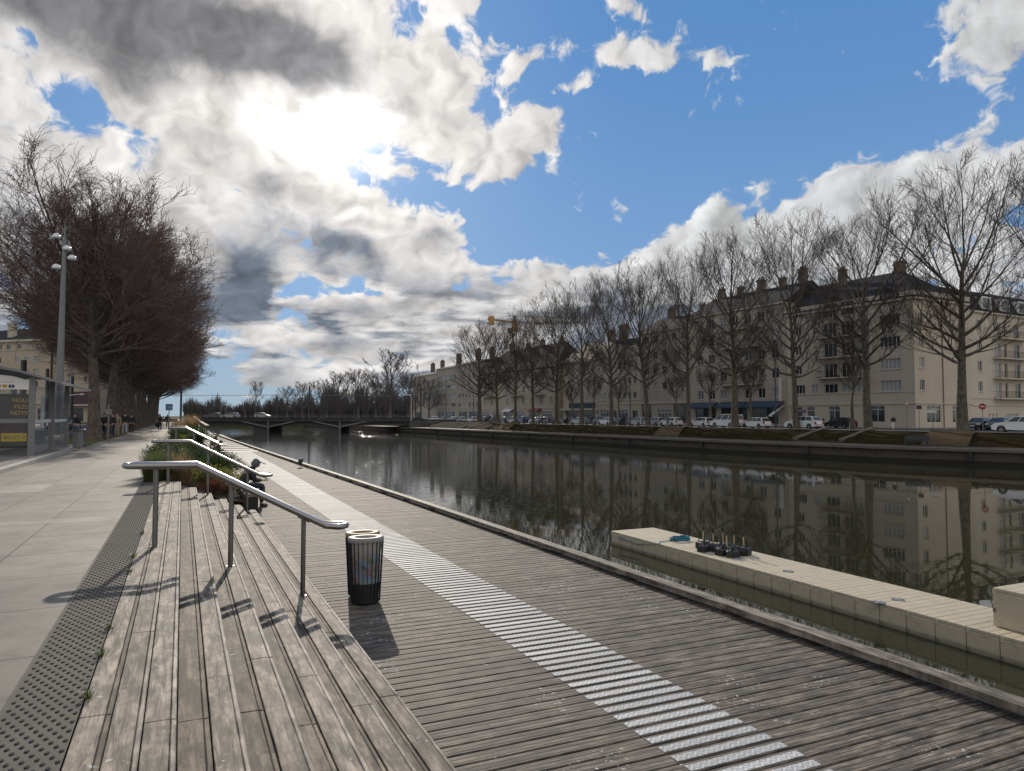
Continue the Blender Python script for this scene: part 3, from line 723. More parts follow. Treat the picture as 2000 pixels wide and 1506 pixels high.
def litter_bin(loc, lid, label, full):
    t = thing('litter_bin', loc, R(-4), label, 'bin', 'litter bins on the boardwalk')
    a, b = .228, .165; n = 22
    l = MB(); N_ = 36
    vs = []
    for (ra, rb, z) in ((a, b, .80), (a + .008, b + .008, .845), (a, b, .865), (a - .085, b - .06, .862), (a - .09, b - .065, .80)):
        vs += [(ra * math.cos(2 * math.pi * j / N_), rb * math.sin(2 * math.pi * j / N_), z) for j in range(N_)]
    l.add(vs, [(i * N_ + j, i * N_ + (j + 1) % N_, (i + 1) * N_ + (j + 1) % N_, (i + 1) * N_ + j) for i in range(4) for j in range(N_)]); l.build('lid_ring', lid, t, True)
    for j in range(n):
        an = 2 * math.pi * (j + .5) / n; c, s = math.cos(an), math.sin(an); br = MB()
        br.beam((a * c * .985, b * s * .985, .825), (a * .80 * c, b * .80 * s, .03), .008, .016, (c, s, 0)); br.build('bar', M['black'], t)
    base = MB(); base.lathe([(.165, 0), (.18, .02), (.18, .045)], (0, 0, .01), 24, 1.0, .72); base.build('base', M['black'], t)
    li = MB(); li.lathe([(.165, .05), (.182, .26), (.184, .27)], (0, 0, 0), 24, 1.0, .72); li.build('lower_band', M['black_matte'], t)
    bg = MB(); q = random.Random(4); ring = []
    prof = [(.15, .06), (.174, .2), (.183, .35), (.19, .5), (.197, .62), (.203, .74), (.207, .82)]
    n2 = 30; vs = []
    for r_, z in prof:
        for j in range(n2):
            f = r_ * (1 - .055 * (j % 3 == 0) - q.uniform(0, .035)); vs.append((f * math.cos(2 * math.pi * j / n2), f * .71 * math.sin(2 * math.pi * j / n2), z))
    bg.add(vs, [(i * n2 + j, i * n2 + (j + 1) % n2, (i + 1) * n2 + (j + 1) % n2, (i + 1) * n2 + j) for i in range(len(prof) - 1) for j in range(n2)])
    bg.build('bin_bag', M['bag'] if full else M['bag_dark'], t, True)
    return t
def bagfn(N, b):
    p = oc(N); x, y, z = N.sep(p); vo = N.new('ShaderNodeTexVoronoi'); vo.inputs['Scale'].default_value = 13; N.put(vo.inputs['Vector'], p); c = vo.outputs['Color']
    rub = N.ramp(N.sep(c)[0], [(0, (.25, .08, .09)), (.2, (.08, .28, .46)), (.4, (.3, .26, .23)), (.6, (.05, .05, .06)), (.8, (.25, .15, .11)), (1, (.11, .24, .38))])
    film = (.42, .39, .355); f = N.step(N.add(z, N.mul(N.noise(p, 8, 3, .6), .3)), .95, .66)
    N.put(b.inputs['Base Color'], N.mix(N.mul(f, .8), film, rub)); b.inputs['Roughness'].default_value = .35
M['bag'] = mat('clear_bin_bag', bagfn); M['bag_dark'] = plain('grey_bin_bag', (.04, .04, .042), .4)
M['lid_rust'] = plain('lid_rust', (.30, .22, .14), .6); M['lid_grey'] = plain('lid_grey', (.24, .235, .23), .55)
litter_bin((2.22, 9.42, -.90), M['lid_grey'], 'nearer cage litter bin with grey ring lid, full of rubbish in a clear bag', True)
litter_bin((2.27, 9.83, -.90), M['lid_rust'], 'rear cage litter bin with rusty tan ring lid, behind the full one', False)
# ---------------------------------------------------------------- floating pontoon: one raft of cubes
def cube_float(w, h, s=.59):
    mb = MB(); b = .03; z0, z1 = -.25, h
    n = 3; st = s / n
    for i in range(n):
        mb.bbox(.004, i * st + .003, z1 - .06, w - .004, (i + 1) * st - .003, z1, .008)
    mb.bbox(.002, .004, z0, w - .002, s - .004, z1 - .055, b)
    mb.cur = 1; mb.box(-.006, s - .055, .0, .03, s - .002, .075); mb.cur = 0; mb.box(-.010, s - .07, z1 - .115, .03, s - .004, z1 - .03)
    mb.cur = 1; mb.box(.02, .02, z0, w - .02, s - .0, z1 - .02)
    return mb.mesh('float_cube', [M['float'], M['float_dark']])
pt = thing('floating_pontoon', (13.15, .85, WATER), 0, 'long cream raft of plastic float cubes moored beside the boardwalk', 'pontoon')
cm_ = cube_float(.57, .44)
for i in range(33):
    for j in range(3):
        o = link('float_cube', cm_, pt); o.location = (j * .57, i * .60, 0)
for (i, j) in ((3, 1), (5, 2), (9, 1), (9, 2), (12, 1), (12, 2), (16, 0), (16, 1), (24, 1), (25, 2), (21, 1)):
    cl_ = MB(); cl_.prism([(j * .57 + x, i * .60 + y) for x, y in ((-.13, -.05), (-.05, -.05), (-.05, -.13), (.05, -.13), (.05, -.05), (.13, -.05), (.13, .05), (.05, .05), (.05, .13), (-.05, .13), (-.05, .05), (-.13, .05))], .436, .452); cl_.build('joint_lug', M['grey_paint'], pt)
cs = P(1939, 1222, WATER + .45)
o2 = thing('float_stack', (cs.x, cs.y, WATER + .452), 0, 'loose pair of cream float cubes stacked on the near end of the pontoon', 'pontoon float')
for j in range(2):
    for i in range(3):
        o = link('float_cube', cm_, o2); o.location = (j * .57, -i * .60 - .6, .256)
def weight(loc, rz, label, tip):
    t = thing('marker_buoy_weight', loc, rz, label, 'marker weight', 'black weighted marker sticks on the pontoon')
    b = MB(); b.bbox(-.17, -.13, 0, .17, .13, .2, .03); b.bbox(-.10, -.22, .02, .10, .22, .15, .02); b.tube([(-.12, .05, .2), (-.06, .1, .26), (.05, .1, .26), (.12, .05, .2)], .018, 6); b.build('base', M['black_matte'], t)
    st = MB(); st.tube([(0, 0, .18), (tip, 0, .50)], .018, 6); so = st.build('stick', M['stick'], t)
    tp = MB(); tp.tube([(tip, 0, .5), (tip * 1.3, 0, .64)], .03, 6); tp.build('tip', M['black'], so)
    return t
WL = ['leftmost black weight with a stick, set apart at the far end of the heap', 'second black weight from the far end, its stick behind the others', 'black weight in the middle of the heap, its stick beside another', 'black weight just right of the middle of the heap, with pale strap', 'black weight next to the near end of the heap', 'nearest black weight with a stick, at the right end of the heap']
for k, (px, py) in enumerate(((1373, 1077), (1393, 1082), (1412, 1080), (1420, 1088), (1434, 1086), (1453, 1090))):
    c = P(px, py - 6, WATER + .44); weight((c.x, c.y, WATER + .446), .4 * k, WL[k], (.02, .0, -.015, .03, 0, .01)[k])
q = random.Random(8)
for k in range(7):
    c = P(1385 + k * 9, 1078 + k * 1.6, WATER + .44); b = MB(); b.bbox(-.15, -.12, 0, .15, .12, .17, .03); b.tube([(-.1, 0, .17), (0, .02, .23), (.1, 0, .17)], .02, 6)
    o = b.build('ballast_block', M['black_matte']); o.location = (c.x + q.uniform(-.25, .3), c.y + q.uniform(-.1, .1), WATER + .446); o.rotation_euler = (0, 0, q.uniform(0, 3))
    tag(o, 'black ballast block lying among the marker sticks on the pontoon', 'ballast block', 'loose black ballast blocks')
rp_ = MB(); q = random.Random(5); c = P(1328, 1055, WATER + .46); pts = []
for i in range(60): a = i * .55; rr = .16 + .08 * q.random(); pts.append((c.x + rr * 1.5 * math.cos(a), c.y + rr * math.sin(a), WATER + .462 + .0018 * i))
rp_.tube(pts, .016, 5); c2 = P(1290, 1062, WATER + .46); rp_.tube([pts[0], (c2.x + .2, c2.y + .3, WATER + .46), (c2.x - .06, c2.y, WATER + .46), (13.12, c2.y + 1.2, WATER + .25), (13.12, 20.2, WATER + .3)], .012, 5)
tag(rp_.build('mooring_rope', M['rope']), 'coil of blue mooring rope on the far end of the pontoon', 'rope')
bt = MB(); a, c = P(1505, 1216, -.895), P(1607, 1258, -.895); bt.beam(a + Vector((0, 0, .015)), c + Vector((0, 0, .015)), .03, .02); tag(bt.build('loose_batten', M['stick']), 'thin loose wooden batten lying on the deck by the edge beam', 'batten')
# ================================================================ TREES
class Grow:
    def __init__(s, seed): s.r = random.Random(seed); s.trunk = MB(); s.crown = MB()
    def rv(s, k): r = s.r; return Vector((r.uniform(-k, k), r.uniform(-k, k), r.uniform(-k, k)))
    def shoot(s, mb, p, d, L, r0, r1, seg, n, wob, trop, droop=0.0):
        pts = [p.copy()]; d = d.normalized(); st = L / seg
        for i in range(seg):
            d = (d + s.rv(wob) + Vector((0, 0, trop))).normalized(); p = p + d * st; pts.append(p.copy())
        rad = [r0 + (r1 - r0) * (i / seg) ** .8 for i in range(seg + 1)]
        mb.tube(pts, rad, n, cap=False); return pts, rad, d
def along(pts, t):
    f = t * (len(pts) - 1); i = min(int(f), len(pts) - 2); return pts[i].lerp(pts[i + 1], f - i), (pts[i + 1] - pts[i]).normalized()
def side_dir(r, d, ang):
    a = d.orthogonal().normalized(); b = d.cross(a); t = r.uniform(0, 2 * math.pi)
    return (d * math.cos(ang) + (a * math.cos(t) + b * math.sin(t)) * math.sin(ang)).normalized()
def tree(seed, H, h0, rad, R0, limbs, n2, n3, n4, twig=.011, up=.10, lean=0, mats=('bark', 'twig'), flat=70, top=20, n5=0, l2=.55, l3=.55, wob=.13):
    """bare tree: trunk and limbs in one mesh, boughs and twigs in the other"""
    G = Grow(seed); r = G.r
    Zt = H * .62
    pts, rr, _ = G.shoot(G.trunk, Vector((0, 0, -.3)), Vector((lean, 0, 1)), Zt, R0 * 1.12, R0 * .30, 9, 9, .045, .05)
    fl = MB(); fl.tube([(0, 0, -.3), (0, 0, .25), (0, 0, .8)], [R0 * 1.5, R0 * 1.2, R0 * 1.02], 10, cap=False); G.trunk.merge(fl)
    twl = []
    for i in range(limbs):
        t = i / (limbs - 1); z = h0 + (Zt - h0) * t ** 1.15; p, d = along(pts, min(.999, (z + .3) / Zt))
        ang = R(flat + (top - flat) * t) * r.uniform(.85, 1.12); az = i * 2.399 + r.uniform(-.5, .5)
        dd = Vector((math.cos(az) * math.sin(ang), math.sin(az) * math.sin(ang), math.cos(ang)))
        reach = rad * (1.05 - .12 * t) * r.uniform(.85, 1.1) if t < .55 else (H - z) * r.uniform(.78, .98)
        L = min(reach / max(.35, math.sin(ang)), (H - z) / max(.25, math.cos(ang)) * .95) if t < .55 else reach
        lr = R0 * (.40 - .18 * t) * r.uniform(.8, 1.15)
        lp, lrad, ld = G.shoot(G.trunk, p, dd, L, lr, .028, 7, 6, wob, up * (1.0 if t < .5 else .5))
        k2 = int(n2 * r.uniform(.8, 1.2))
        for j in range(k2):
            tt = .16 + .84 * (j + r.random()) / k2; p2, d2 = along(lp, tt)
            d3 = side_dir(r, d2, R(r.uniform(28, 60))); d3.z = d3.z * .6 + .38 * up * 8
            L2 = L * l2 * (1.05 - .62 * tt) * r.uniform(.65, 1.15); L2 = max(L2, 1.0)
            r2 = max(.022, lr * .42 * (1 - .6 * tt))
            b2, _, e2 = G.shoot(G.crown, p2, d3, L2, r2, .016, 5, 4, wob * 1.1, up)
            for m in range(n3):
                t3 = .12 + .88 * (m + r.random()) / n3; p3, d4 = along(b2, t3)
                d5 = side_dir(r, d4, R(r.uniform(22, 55))); d5.z += up * 2.2
                L3 = max(.7, L2 * l3 * (1.1 - .6 * t3) * r.uniform(.6, 1.2))
                b3, _, e3 = G.shoot(G.crown, p3, d5, L3, .017, twig, 3, 3, wob * 1.1, up * .8)
                for q in range(n4):
                    t4 = .15 + .85 * (q + r.random()) / n4; p4, d6 = along(b3, t4)
                    d7 = side_dir(r, d6, R(r.uniform(20, 50))); d7.z += up * 2
                    L4 = max(.45, L3 * r.uniform(.35, .7)); b4, _, _ = G.shoot(G.crown, p4, d7, L4, twig * 1.1, twig * .75, 2, 3, wob, up * .5)
                    for w_ in range(n5):
                        p5, d8 = along(b4, r.uniform(.2, 1)); G.shoot(G.crown, p5, side_dir(r, d8, R(r.uniform(25, 55))), r.uniform(.35, .8), twig, twig * .7, 1, 3, wob, 0)
    # settle stray leaders: the odd branch that overshoots is bent back into the crown's outline
    zs = np.array([v[2] for v in G.crown.v]); k = H * .965 / float(np.percentile(zs, 99.0)); rs = np.array([math.hypot(v[0], v[1]) for v in G.crown.v]); rq = float(np.percentile(rs, 98.5))
    def fit(x, y, z):
        z2 = z * k if z > 0 else z
        if z2 > H * .965: z2 = H * .965 + (z2 - H * .965) * .35
        r_ = math.hypot(x, y); f = 1.0 if r_ < rq else (rq + (r_ - rq) * .4) / r_
        return (x * f, y * f, z2)
    for mb in (G.trunk, G.crown): mb.v = [fit(*v) for v in mb.v]
    return G.trunk.mesh('trunk', M[mats[0]], True), G.crown.mesh('crown', M[mats[1]])
def plant(kind, meshes, loc, rz, sc, label, group=None, cat='tree'):
    t = thing(kind, loc, rz, label, cat, group); t.scale = sc if hasattr(sc, '__len__') else (sc,) * 3
    link('trunk', meshes[0], t); link('crown', meshes[1], t); return t
# far-bank planes (unit: 26 m tall)
PL = [tree(11, 26, 6.6, 6.6, .50, 23, 9, 6, 4, .0115, .085, 0, l2=.6, l3=.7, wob=.115, flat=84, top=22), tree(12, 26, 6.8, 6.4, .47, 21, 9, 6, 4, .0115, .10, .04, l2=.6, l3=.7, wob=.115, flat=84, top=22), tree(13, 26, 6.3, 6.4, .45, 24, 8, 6, 4, .0115, .09, -.03, l2=.6, l3=.7, wob=.115, flat=84, top=22)]
rnd = random.Random(21)
ROW = [  # photo column, base row, top row, crown half-width in px, variant, label
 (2085, 843, 292, 125, 1, 'bare plane tree at the right edge of the view, only its left boughs showing'),
 (1879, 841, 318, 122, 0, 'tallest bare plane tree, in front of the no-entry sign, its low bough sweeping left'),
 (1695, 838, 378, 108, 1, 'bare plane tree in front of the corner building, beside a small pollard'),
 (1555, 835, 412, 86, 2, 'bare plane tree over the white car at the top of the bank stair'),
 (1435, 831, 456, 84, 0, 'bare plane tree in front of the white van, before the navy awnings'),
 (1345, 829, 488, 66, 1, 'slim bare plane tree at the left end of the navy awnings'),
 (1265, 827, 506, 66, 2, 'bare plane tree in front of the dark shopfront right of the arched doorway'),
 (1194, 825, 532, 54, 0, 'bare plane tree just left of the arched doorway'),
 (1136, 824, 546, 48, 1, 'bare plane tree before the shop with the slate blue fascia'),
 (1087, 823, 572, 54, 2, 'bare plane tree standing in the gap where a side street shows sky'),
 (1041, 822, 600, 42, 0, 'bare plane tree in front of the right end of the steep hipped roof'),
 (1007, 821, 615, 40, 1, 'bare plane tree before the middle of the steep hipped roof, by the crane'),
 (972, 820, 622, 42, 2, 'bare plane tree before the left end of the steep hipped roof'),
 (936, 820, 628, 62, 0, 'last bare plane tree of the quay row, widest crown left of the crane')]
def depth(c): return c.x * math.sin(YAW) + c.y * math.cos(YAW)
for px, by, ty, hw, vr, lab in ROW:
    c, a = bank(min(px, 2060), 11.3); D = depth(c)
    if px > 2060: c += Vector((1.5, -2.5, 0))
    H = (ray(px, ty).z) * D * 1.03 + EYE + .15
    cw = hw * D / FOC * 1.0
    plant('plane_tree', PL[vr], (c.x, c.y, -.12), rnd.uniform(0, 6.28), (cw / 6.1, cw / 6.1 * rnd.uniform(.85, 1.15), H / 26.0), lab, 'bare plane trees along the far quay').rotation_euler.x = rnd.uniform(-.035, .035)
PO = tree(31, 9.0, 4.4, 2.6, .24, 9, 6, 4, 3, .012, .16, 0, flat=66, top=25)
for px, lab in ((1664, 'small pollarded tree left of the thick trunk before the corner building'), (1469, 'small pollarded tree behind the white hatchback under the awnings'), (1389, 'small pollarded tree behind the white van bonnet'),
                (1318, 'small pollarded tree before the grey shop entrance'), (1210, 'small pollarded tree before the low stone house with an arched door'), (1160, 'small pollarded tree between the slate blue shop and the stone house'), (1117, 'small pollarded tree at the left end of the slate blue shop')):
    c, a = bank(px, 15.5); plant('pollard_tree', PO, (c.x, c.y, -.15), rnd.uniform(0, 6.28), rnd.uniform(.9, 1.2), lab, 'small pollarded street trees')
# promenade row on the left: dense russet brooms
LT = [tree(41, 19.5, 6.2, 7.2, .42, 29, 10, 7, 5, .0115, .065, .03, ('bark_left', 'twig_left'), 74, 12, 1, .6, .6, .15), tree(42, 19, 6.0, 7.3, .40, 29, 10, 7, 5, .0115, .06, -.02, ('bark_left', 'twig_left'), 78, 14, 1, .6, .6, .15)]
for k in range(17):
    y = 54.6 + k * 7.6; sc = (1.0, .97, .93, .95)[k % 4] if k else 1.0
    lab = ['nearest and biggest of the dense bare trees, its thick trunk beside the grey bin', 'second dense bare tree along the promenade, forked behind the nearest trunk', 'third dense bare tree along the promenade, behind the couple in black'][k] if k < 3 else 'dense bare tree further down the merged promenade row'
    sx = 1.0 if k < 2 else 1.12
    plant('promenade_tree', LT[k % 2], (-5.25 + rnd.uniform(-.2, .2), y, 0), rnd.uniform(0, 6.28), (sx * sc, sx * sc, sc * (.94 if k < 5 else .9)), lab, 'dense bare trees lining the promenade')
# trees beyond the bridge
FT = [tree(51, 15, 3.6, 5.2, .30, 16, 6, 6, 4, .02, .09, 0, ('far_wood', 'far_wood')), tree(52, 15, 3.2, 4.6, .28, 15, 6, 6, 4, .02, .10, .04, ('far_wood', 'far_wood'))]
FAR = [(762, 678, 62, 300, 'broad round bare tree behind the right end of the bridge'), (700, 716, 50, 330, 'bare tree behind the bridge, left of the broadest one'), (660, 722, 42, 345, 'bare tree with rounded crown behind the middle of the bridge'), (800, 725, 40, 290, 'bare tree beside the lamp at the right end of the bridge'), (735, 726, 40, 310, 'low bare tree in front of the broad one behind the bridge'),
       (628, 738, 34, 370, 'bare tree at the left shoulder of the wooded clump behind the bridge'), (590, 742, 34, 400, 'bushy bare tree beyond the bridge, right of the spindly one'), (560, 752, 30, 420, 'bare tree low on the skyline behind the bridge, beside the spindly one'), (497, 742, 18, 420, 'spindly tree standing above the skyline beyond the bridge'), (838, 735, 34, 236, 'bare tree before the far end of the apartment row'), (812, 728, 30, 240, 'bare tree hiding the last gable of the apartment row')]
for px, ty, hw, D, lab in FAR:
    c = PD(px, 812, D); c.z = -.1; H = ray(px, ty).z * D + EYE; s = hw * D / FOC / 5.2
    plant('bare_tree', FT[int(px) % 2], c, rnd.uniform(0, 6), (s, s, H / 15), lab, 'bare trees beyond the bridge')
for k in range(9):
    px = 640 + k * 26; c = PD(px, 812, 262 + 6 * (k % 3)); c.z = -.1; plant('bare_tree', FT[k % 2], c, rnd.uniform(0, 6), (.8, .8, .62 + .1 * (k % 3)), 'bare tree in the low line of trunks just behind the bridge parapet', 'low line of bare trees behind the bridge')
def wood(name, x0, x1, D, h, dens, seed, label):
    mb = MB(); q = random.Random(seed); n = int((x1 - x0) * dens)
    for i in range(n):
        px = q.uniform(x0, x1); d_ = D + q.uniform(0, 60); c = PD(px, 812, d_); hh = h(px) * d_ / FOC * q.uniform(.5, 1.12) * (.85 + .2 * math.sin(px * .11 + seed)) + 1.5
        for j in range(9):
            a = q.uniform(0, 6.28); rr = q.uniform(.3, 2.6); t = Vector((c.x + rr * math.cos(a), c.y + rr * math.sin(a), hh * q.uniform(.7, 1.0)))
            mb.tube([(c.x + q.uniform(-1, 1), c.y + q.uniform(-.5, .5), -.3), (c.x + rr * .5 * math.cos(a), c.y + rr * .5 * math.sin(a), hh * .45), t], [.26, .2, .07], 3, cap=False)
    o = mb.build(name, M['far_wood']); tag(o, label, 'wood', kind='stuff')
wood('distant_wood', 360, 660, 440, lambda px: 36 + 6 * math.sin(px * .05) + (12 if px > 560 else 0), 1.5, 5, 'far dark leafless wood closing the view beyond the bridge')
wood('distant_wood', 630, 860, 330, lambda px: 62, 1.1, 6, 'dark leafless trees massed behind the right end of the bridge')
# ================================================================ BUILDINGS
WIN = {}
def winmesh(w, h, kind):
    key = (round(w, 2), round(h, 2), kind)
    if key not in WIN:
        f = MB(); t = .06
        f.box(0, 0, 0, w, .05, t); f.box(0, 0, h - t, w, .05, h); f.box(0, 0, t, t, .05, h - t); f.box(w - t, 0, t, w, .05, h - t)
        nm = max(1, int(round(w / .65))) if kind != 'shop' else max(1, int(round(w / 1.1)))
        for i in range(1, nm): f.box(w * i / nm - .03, .002, t, w * i / nm + .03, .048, h - t)
        if kind == 'shop': f.box(t, .004, h * .78, w - t, .046, h * .78 + .06)
        p = MB(); p.quad((t * .5, .03, t * .5), (w - t * .5, .03, t * .5), (w - t * .5, .03, h - t * .5), (t * .5, .03, h - t * .5))
        fr = M['shop_dark'] if kind == 'shopd' else M['white_paint']
        pn = {'curtain': M['pane_curtain'], 'shutter': M['shutter']}.get(kind, M['pane'])
        WIN[key] = (f.mesh('window', fr), p.mesh('pane', pn))
    return WIN[key]
def facade_panel(mb, L, H, ops, depth=.22):
    xs = sorted({0, L} | {round(v, 3) for o in ops for v in (o[0], o[0] + o[2])}); zs = sorted({0, H} | {round(v, 3) for o in ops for v in (o[1], o[1] + o[3])})
    for i in range(len(xs) - 1):
        for j in range(len(zs) - 1):
            cx, cz = (xs[i] + xs[i + 1]) / 2, (zs[j] + zs[j + 1]) / 2
            if any(o[0] < cx < o[0] + o[2] and o[1] < cz < o[1] + o[3] for o in ops): continue
            mb.quad((xs[i], 0, zs[j]), (xs[i + 1], 0, zs[j]), (xs[i + 1], 0, zs[j + 1]), (xs[i], 0, zs[j + 1]))
    for (x, z, w, h, *_) in ops:
        mb.quad((x, 0, z), (x, depth, z), (x, depth, z + h), (x, 0, z + h)); mb.quad((x + w, depth, z), (x + w, 0, z), (x + w, 0, z + h), (x + w, depth, z + h))
        mb.quad((x, depth, z), (x, 0, z), (x + w, 0, z), (x + w, depth, z)); mb.quad((x, 0, z + h), (x, depth, z + h), (x + w, depth, z + h), (x + w, 0, z + h))
def trim_pieces(bld, tr, Mx, n):
    if tr.v: tr.xform(Mx); tr.build(n, M['trim'], bld)
def facade_build(bld, L, H, ops, wm, org=(0, 0), rz=0.0, trims=(), sills=True):
    Mx = Matrix.Translation((org[0], org[1], 0)) @ Matrix.Rotation(rz, 4, 'Z')
    mb = MB(); facade_panel(mb, L, H, ops)
    for z, hh, pr in trims: tr = MB(); tr.box(-.02, -pr, z, L + .02, -.003, z + hh); trim_pieces(bld, tr, Mx, 'cornice')
    if sills:
        for (x, z, w, h, k) in ops:
            if k in ('w', 'curtain', 'shutter'): tr = MB(); tr.box(x - .08, -.09, z - .10, x + w + .08, .10, z - .003); trim_pieces(bld, tr, Mx, 'window_sill')
    mb.xform(Mx); mb.build('wall', M[wm], bld)
    for (x, z, w, h, k) in ops:
        kk = {'w': 'w', 'fd': 'w'}.get(k, k); fm, pm = winmesh(w, h, kk); f = link('window', fm, bld); f.matrix_local = Mx @ Matrix.Translation((x, .13, z)); link('pane', pm, f)
def hip_roof(bld, poly_w, poly_d, z0, z1, inset, m='slate', over=.35, y0=0, hip=(1, 1), cut=None):
    mb = MB(); x0, x1, a, b = -over, poly_w + over, y0 - over, y0 + poly_d + over; ym = (a + b) / 2; i0 = inset if hip[0] else 0; i1 = inset if hip[1] else 0
    v = [(x0, a, z0), (x1, a, z0), (x1, b, z0), (x0, b, z0), (x0 + i0, ym, z1), (x1 - i1, ym, z1)]
    mb.add(v, [(0, 1, 5, 4), (2, 3, 4, 5), (1, 2, 5), (3, 0, 4), (3, 2, 1, 0)]); return mb.build('roof', M[m], bld)
def mansard(bld, w, d, z0, z1, z2, ins, m='slate', y0=0, sides=(1, 1)):
    mb = MB(); s0, s1 = sides; o = .2
    A = [(-o * s0, y0 - o, z0), (w + o * s1, y0 - o, z0), (w + o * s1, y0 + d, z0), (-o * s0, y0 + d, z0)]
    B = [(ins * s0, y0 + ins, z1), (w - ins * s1, y0 + ins, z1), (w - ins * s1, y0 + d - ins, z1), (ins * s0, y0 + d - ins, z1)]
    C = [(ins * s0 + 2.5 * s0, y0 + d / 2, z2), (w - ins * s1 - 2.5 * s1, y0 + d / 2, z2)]
    mb.add(A + B + C, [(0, 1, 5, 4), (1, 2, 6, 5), (2, 3, 7, 6), (3, 0, 4, 7), (4, 5, 9, 8), (5, 6, 9), (6, 7, 8, 9), (7, 4, 8), (3, 2, 1, 0)]); return mb.build('roof', M[m], bld)
def chimney(roof, x, y, z0, z1, w=1.4, d=.7, pots=3, m='brick'):
    mb = MB(); mb.box(x - w / 2, y - d / 2, z0, x + w / 2, y + d / 2, z1 - .25); mb.box(x - w / 2 - .08, y - d / 2 - .08, z1 - .249, x + w / 2 + .08, y + d / 2 + .08, z1)
    for i in range(pots): mb.tube([(x - w / 2 + (i + .5) * w / pots, y, z1 + .001), (x - w / 2 + (i + .5) * w / pots, y, z1 + .45)], .13, 7)
    mb.build('chimney', M[m], roof)
def balcony(bld, x, w, z, d=1.1, y=0, org=(0, 0), rz=0.0):
    Mx = Matrix.Translation((org[0], org[1], 0)) @ Matrix.Rotation(rz, 4, 'Z')
    mb = MB(); mb.box(x, y - d, z - .16, x + w, y - .003, z); mb.xform(Mx); b = mb.build('balcony', M['trim'], bld)
    r = MB()
    for zz in (.12, 1.0): r.beam((x + .04, y - d + .04, z + zz), (x + w - .04, y - d + .04, z + zz), .05, .05); r.beam((x + .04, y - d + .04, z + zz), (x + .04, y, z + zz), .05, .05); r.beam((x + w - .04, y - d + .04, z + zz), (x + w - .04, y, z + zz), .05, .05)
    k = int(w / .22)
    for i in range(k + 1): xx = x + .04 + (w - .08) * i / k; r.beam((xx, y - d + .04, z + .12), (xx, y - d + .04, z + 1.0), .022, .022, (0, 1, 0))
    r.xform(Mx); r.build('railing', M['black'], b)
def body_shell(bld, w, d, h, wm, front_open=True):
    mb = MB(); mb.quad((0, d, 0), (0, 0, 0), (0, 0, h), (0, d, h)); mb.quad((w, 0, 0), (w, d, 0), (w, d, h), (w, 0, h)); mb.quad((w, d, 0), (0, d, 0), (0, d, h), (w, d, h)); mb.quad((0, .24, h), (w, .24, h), (w, d, h), (0, d, h))
    mb.box(.02, 1.2, .0, w - .02, 1.3, h - .05); mb.build('wall', M[wm], bld)
FO = 30.0
def on_front(px): return bank(px, FO)
def place_building(name, p0, p1, label, cat='building'):
    a, _ = on_front(p0); b, _ = on_front(p1)              # a: far (left) end, b: near (right) end
    d = (b - a); L = d.length; rz = math.atan2(d.y, d.x)
    t = thing(name, (a.x, a.y, -.05), rz, label, cat); return t, L
def grid(L, n, z0, dz, fl, w, h, m0=1.0, kinds=('w',), seed=1):
    q = random.Random(seed); out = []
    for f in range(fl):
        for i in range(n):
            x = m0 + (L - 2 * m0) * (i + .5) / n - w / 2; out.append((round(x, 3), round(z0 + f * dz, 3), w, h, q.choice(kinds)))
    return out
K3 = ('w', 'w', 'curtain', 'shutter')
def text(s, size, m, loc, rot, parent, name='lettering', ext=.004, align='CENTER'):
    c = bpy.data.curves.new(name, 'FONT'); c.body = s; c.size = size; c.extrude = ext; c.align_x = align; c.align_y = 'CENTER'
    o = bpy.data.objects.new('tmp', c); COL.objects.link(o); dg = bpy.context.evaluated_depsgraph_get(); me = bpy.data.meshes.new_from_object(o.evaluated_get(dg)); bpy.data.objects.remove(o)
    me.materials.clear(); me.materials.append(m); r = link(name, me, parent); r.location = loc; r.rotation_euler = rot; return r
def awning(bld, x, w, z, m='navy', d=1.6, drop=.9, y=0):
    mb = MB(); mb.quad((x, y - .01, z), (x, y - d, z - drop), (x + w, y - d, z - drop), (x + w, y - .01, z)); mb.quad((x, y - d, z - drop), (x, y - d, z - drop - .22), (x + w, y - d, z - drop - .22), (x + w, y - d, z - drop))
    mb.quad((x, y - .01, z), (x, y - .01, z - .02), (x, y - d, z - drop)); mb.quad((x + w, y - .01, z - .02), (x + w, y - .01, z), (x + w, y - d, z - drop)); return mb.build('awning', M[m], bld)
# ---- corner block with the long balconies
b1, L1 = place_building('apartment_building', 1538, 1788, 'cream corner apartment block with dark hipped roof and shop windows behind the tallest trees')
ops = []
D1 = 14
for f in range(5):
    z = 4.95 + f * 3.02
    if f == 4: z -= .1
    ops += [(1.6, z, 1.7, 1.35, 'w'), (4.6, z, 1.0, 1.35, 'shutter')] if f == 0 else [(1.6, z, 1.2, 1.4, 'w')]
    k1 = ('w', 'shutter', 'shutter') if f == 0 else ('w', 'w', 'curtain')
    for i, xx in enumerate((.33, .47, .58)):
        ops.append((round(L1 * xx, 2), z - (0 if f == 0 else .75), 2.2, 1.35 if f == 0 else 2.1, k1[i]))
    ops.append((round(L1 - 4.9, 2), z, 3.0, 1.45, 'shutter' if f < 2 else 'w'))
for x, w_ in ((.6, 2.2), (3.6, 1.4), (7.4, 1.9), (13.0, 3.2), (17.4, 3.2), (22.6, 3.6)):
    if x + w_ < L1 - .5: ops.append((x, .7 if x > 10 else .35, w_, 2.25 if x > 10 else 2.6, 'shop'))
facade_build(b1, L1, 17.4, ops, 'cream', trims=((3.18, .16, .12), (4.75, .08, .06), (17.2, .3, .35)))
SL = 13.6; so = []
for f in range(5):
    z = 4.95 + f * 3.02; so += [(1.1, z, 1.15, 1.45, 'w' if f != 1 else 'shutter')]
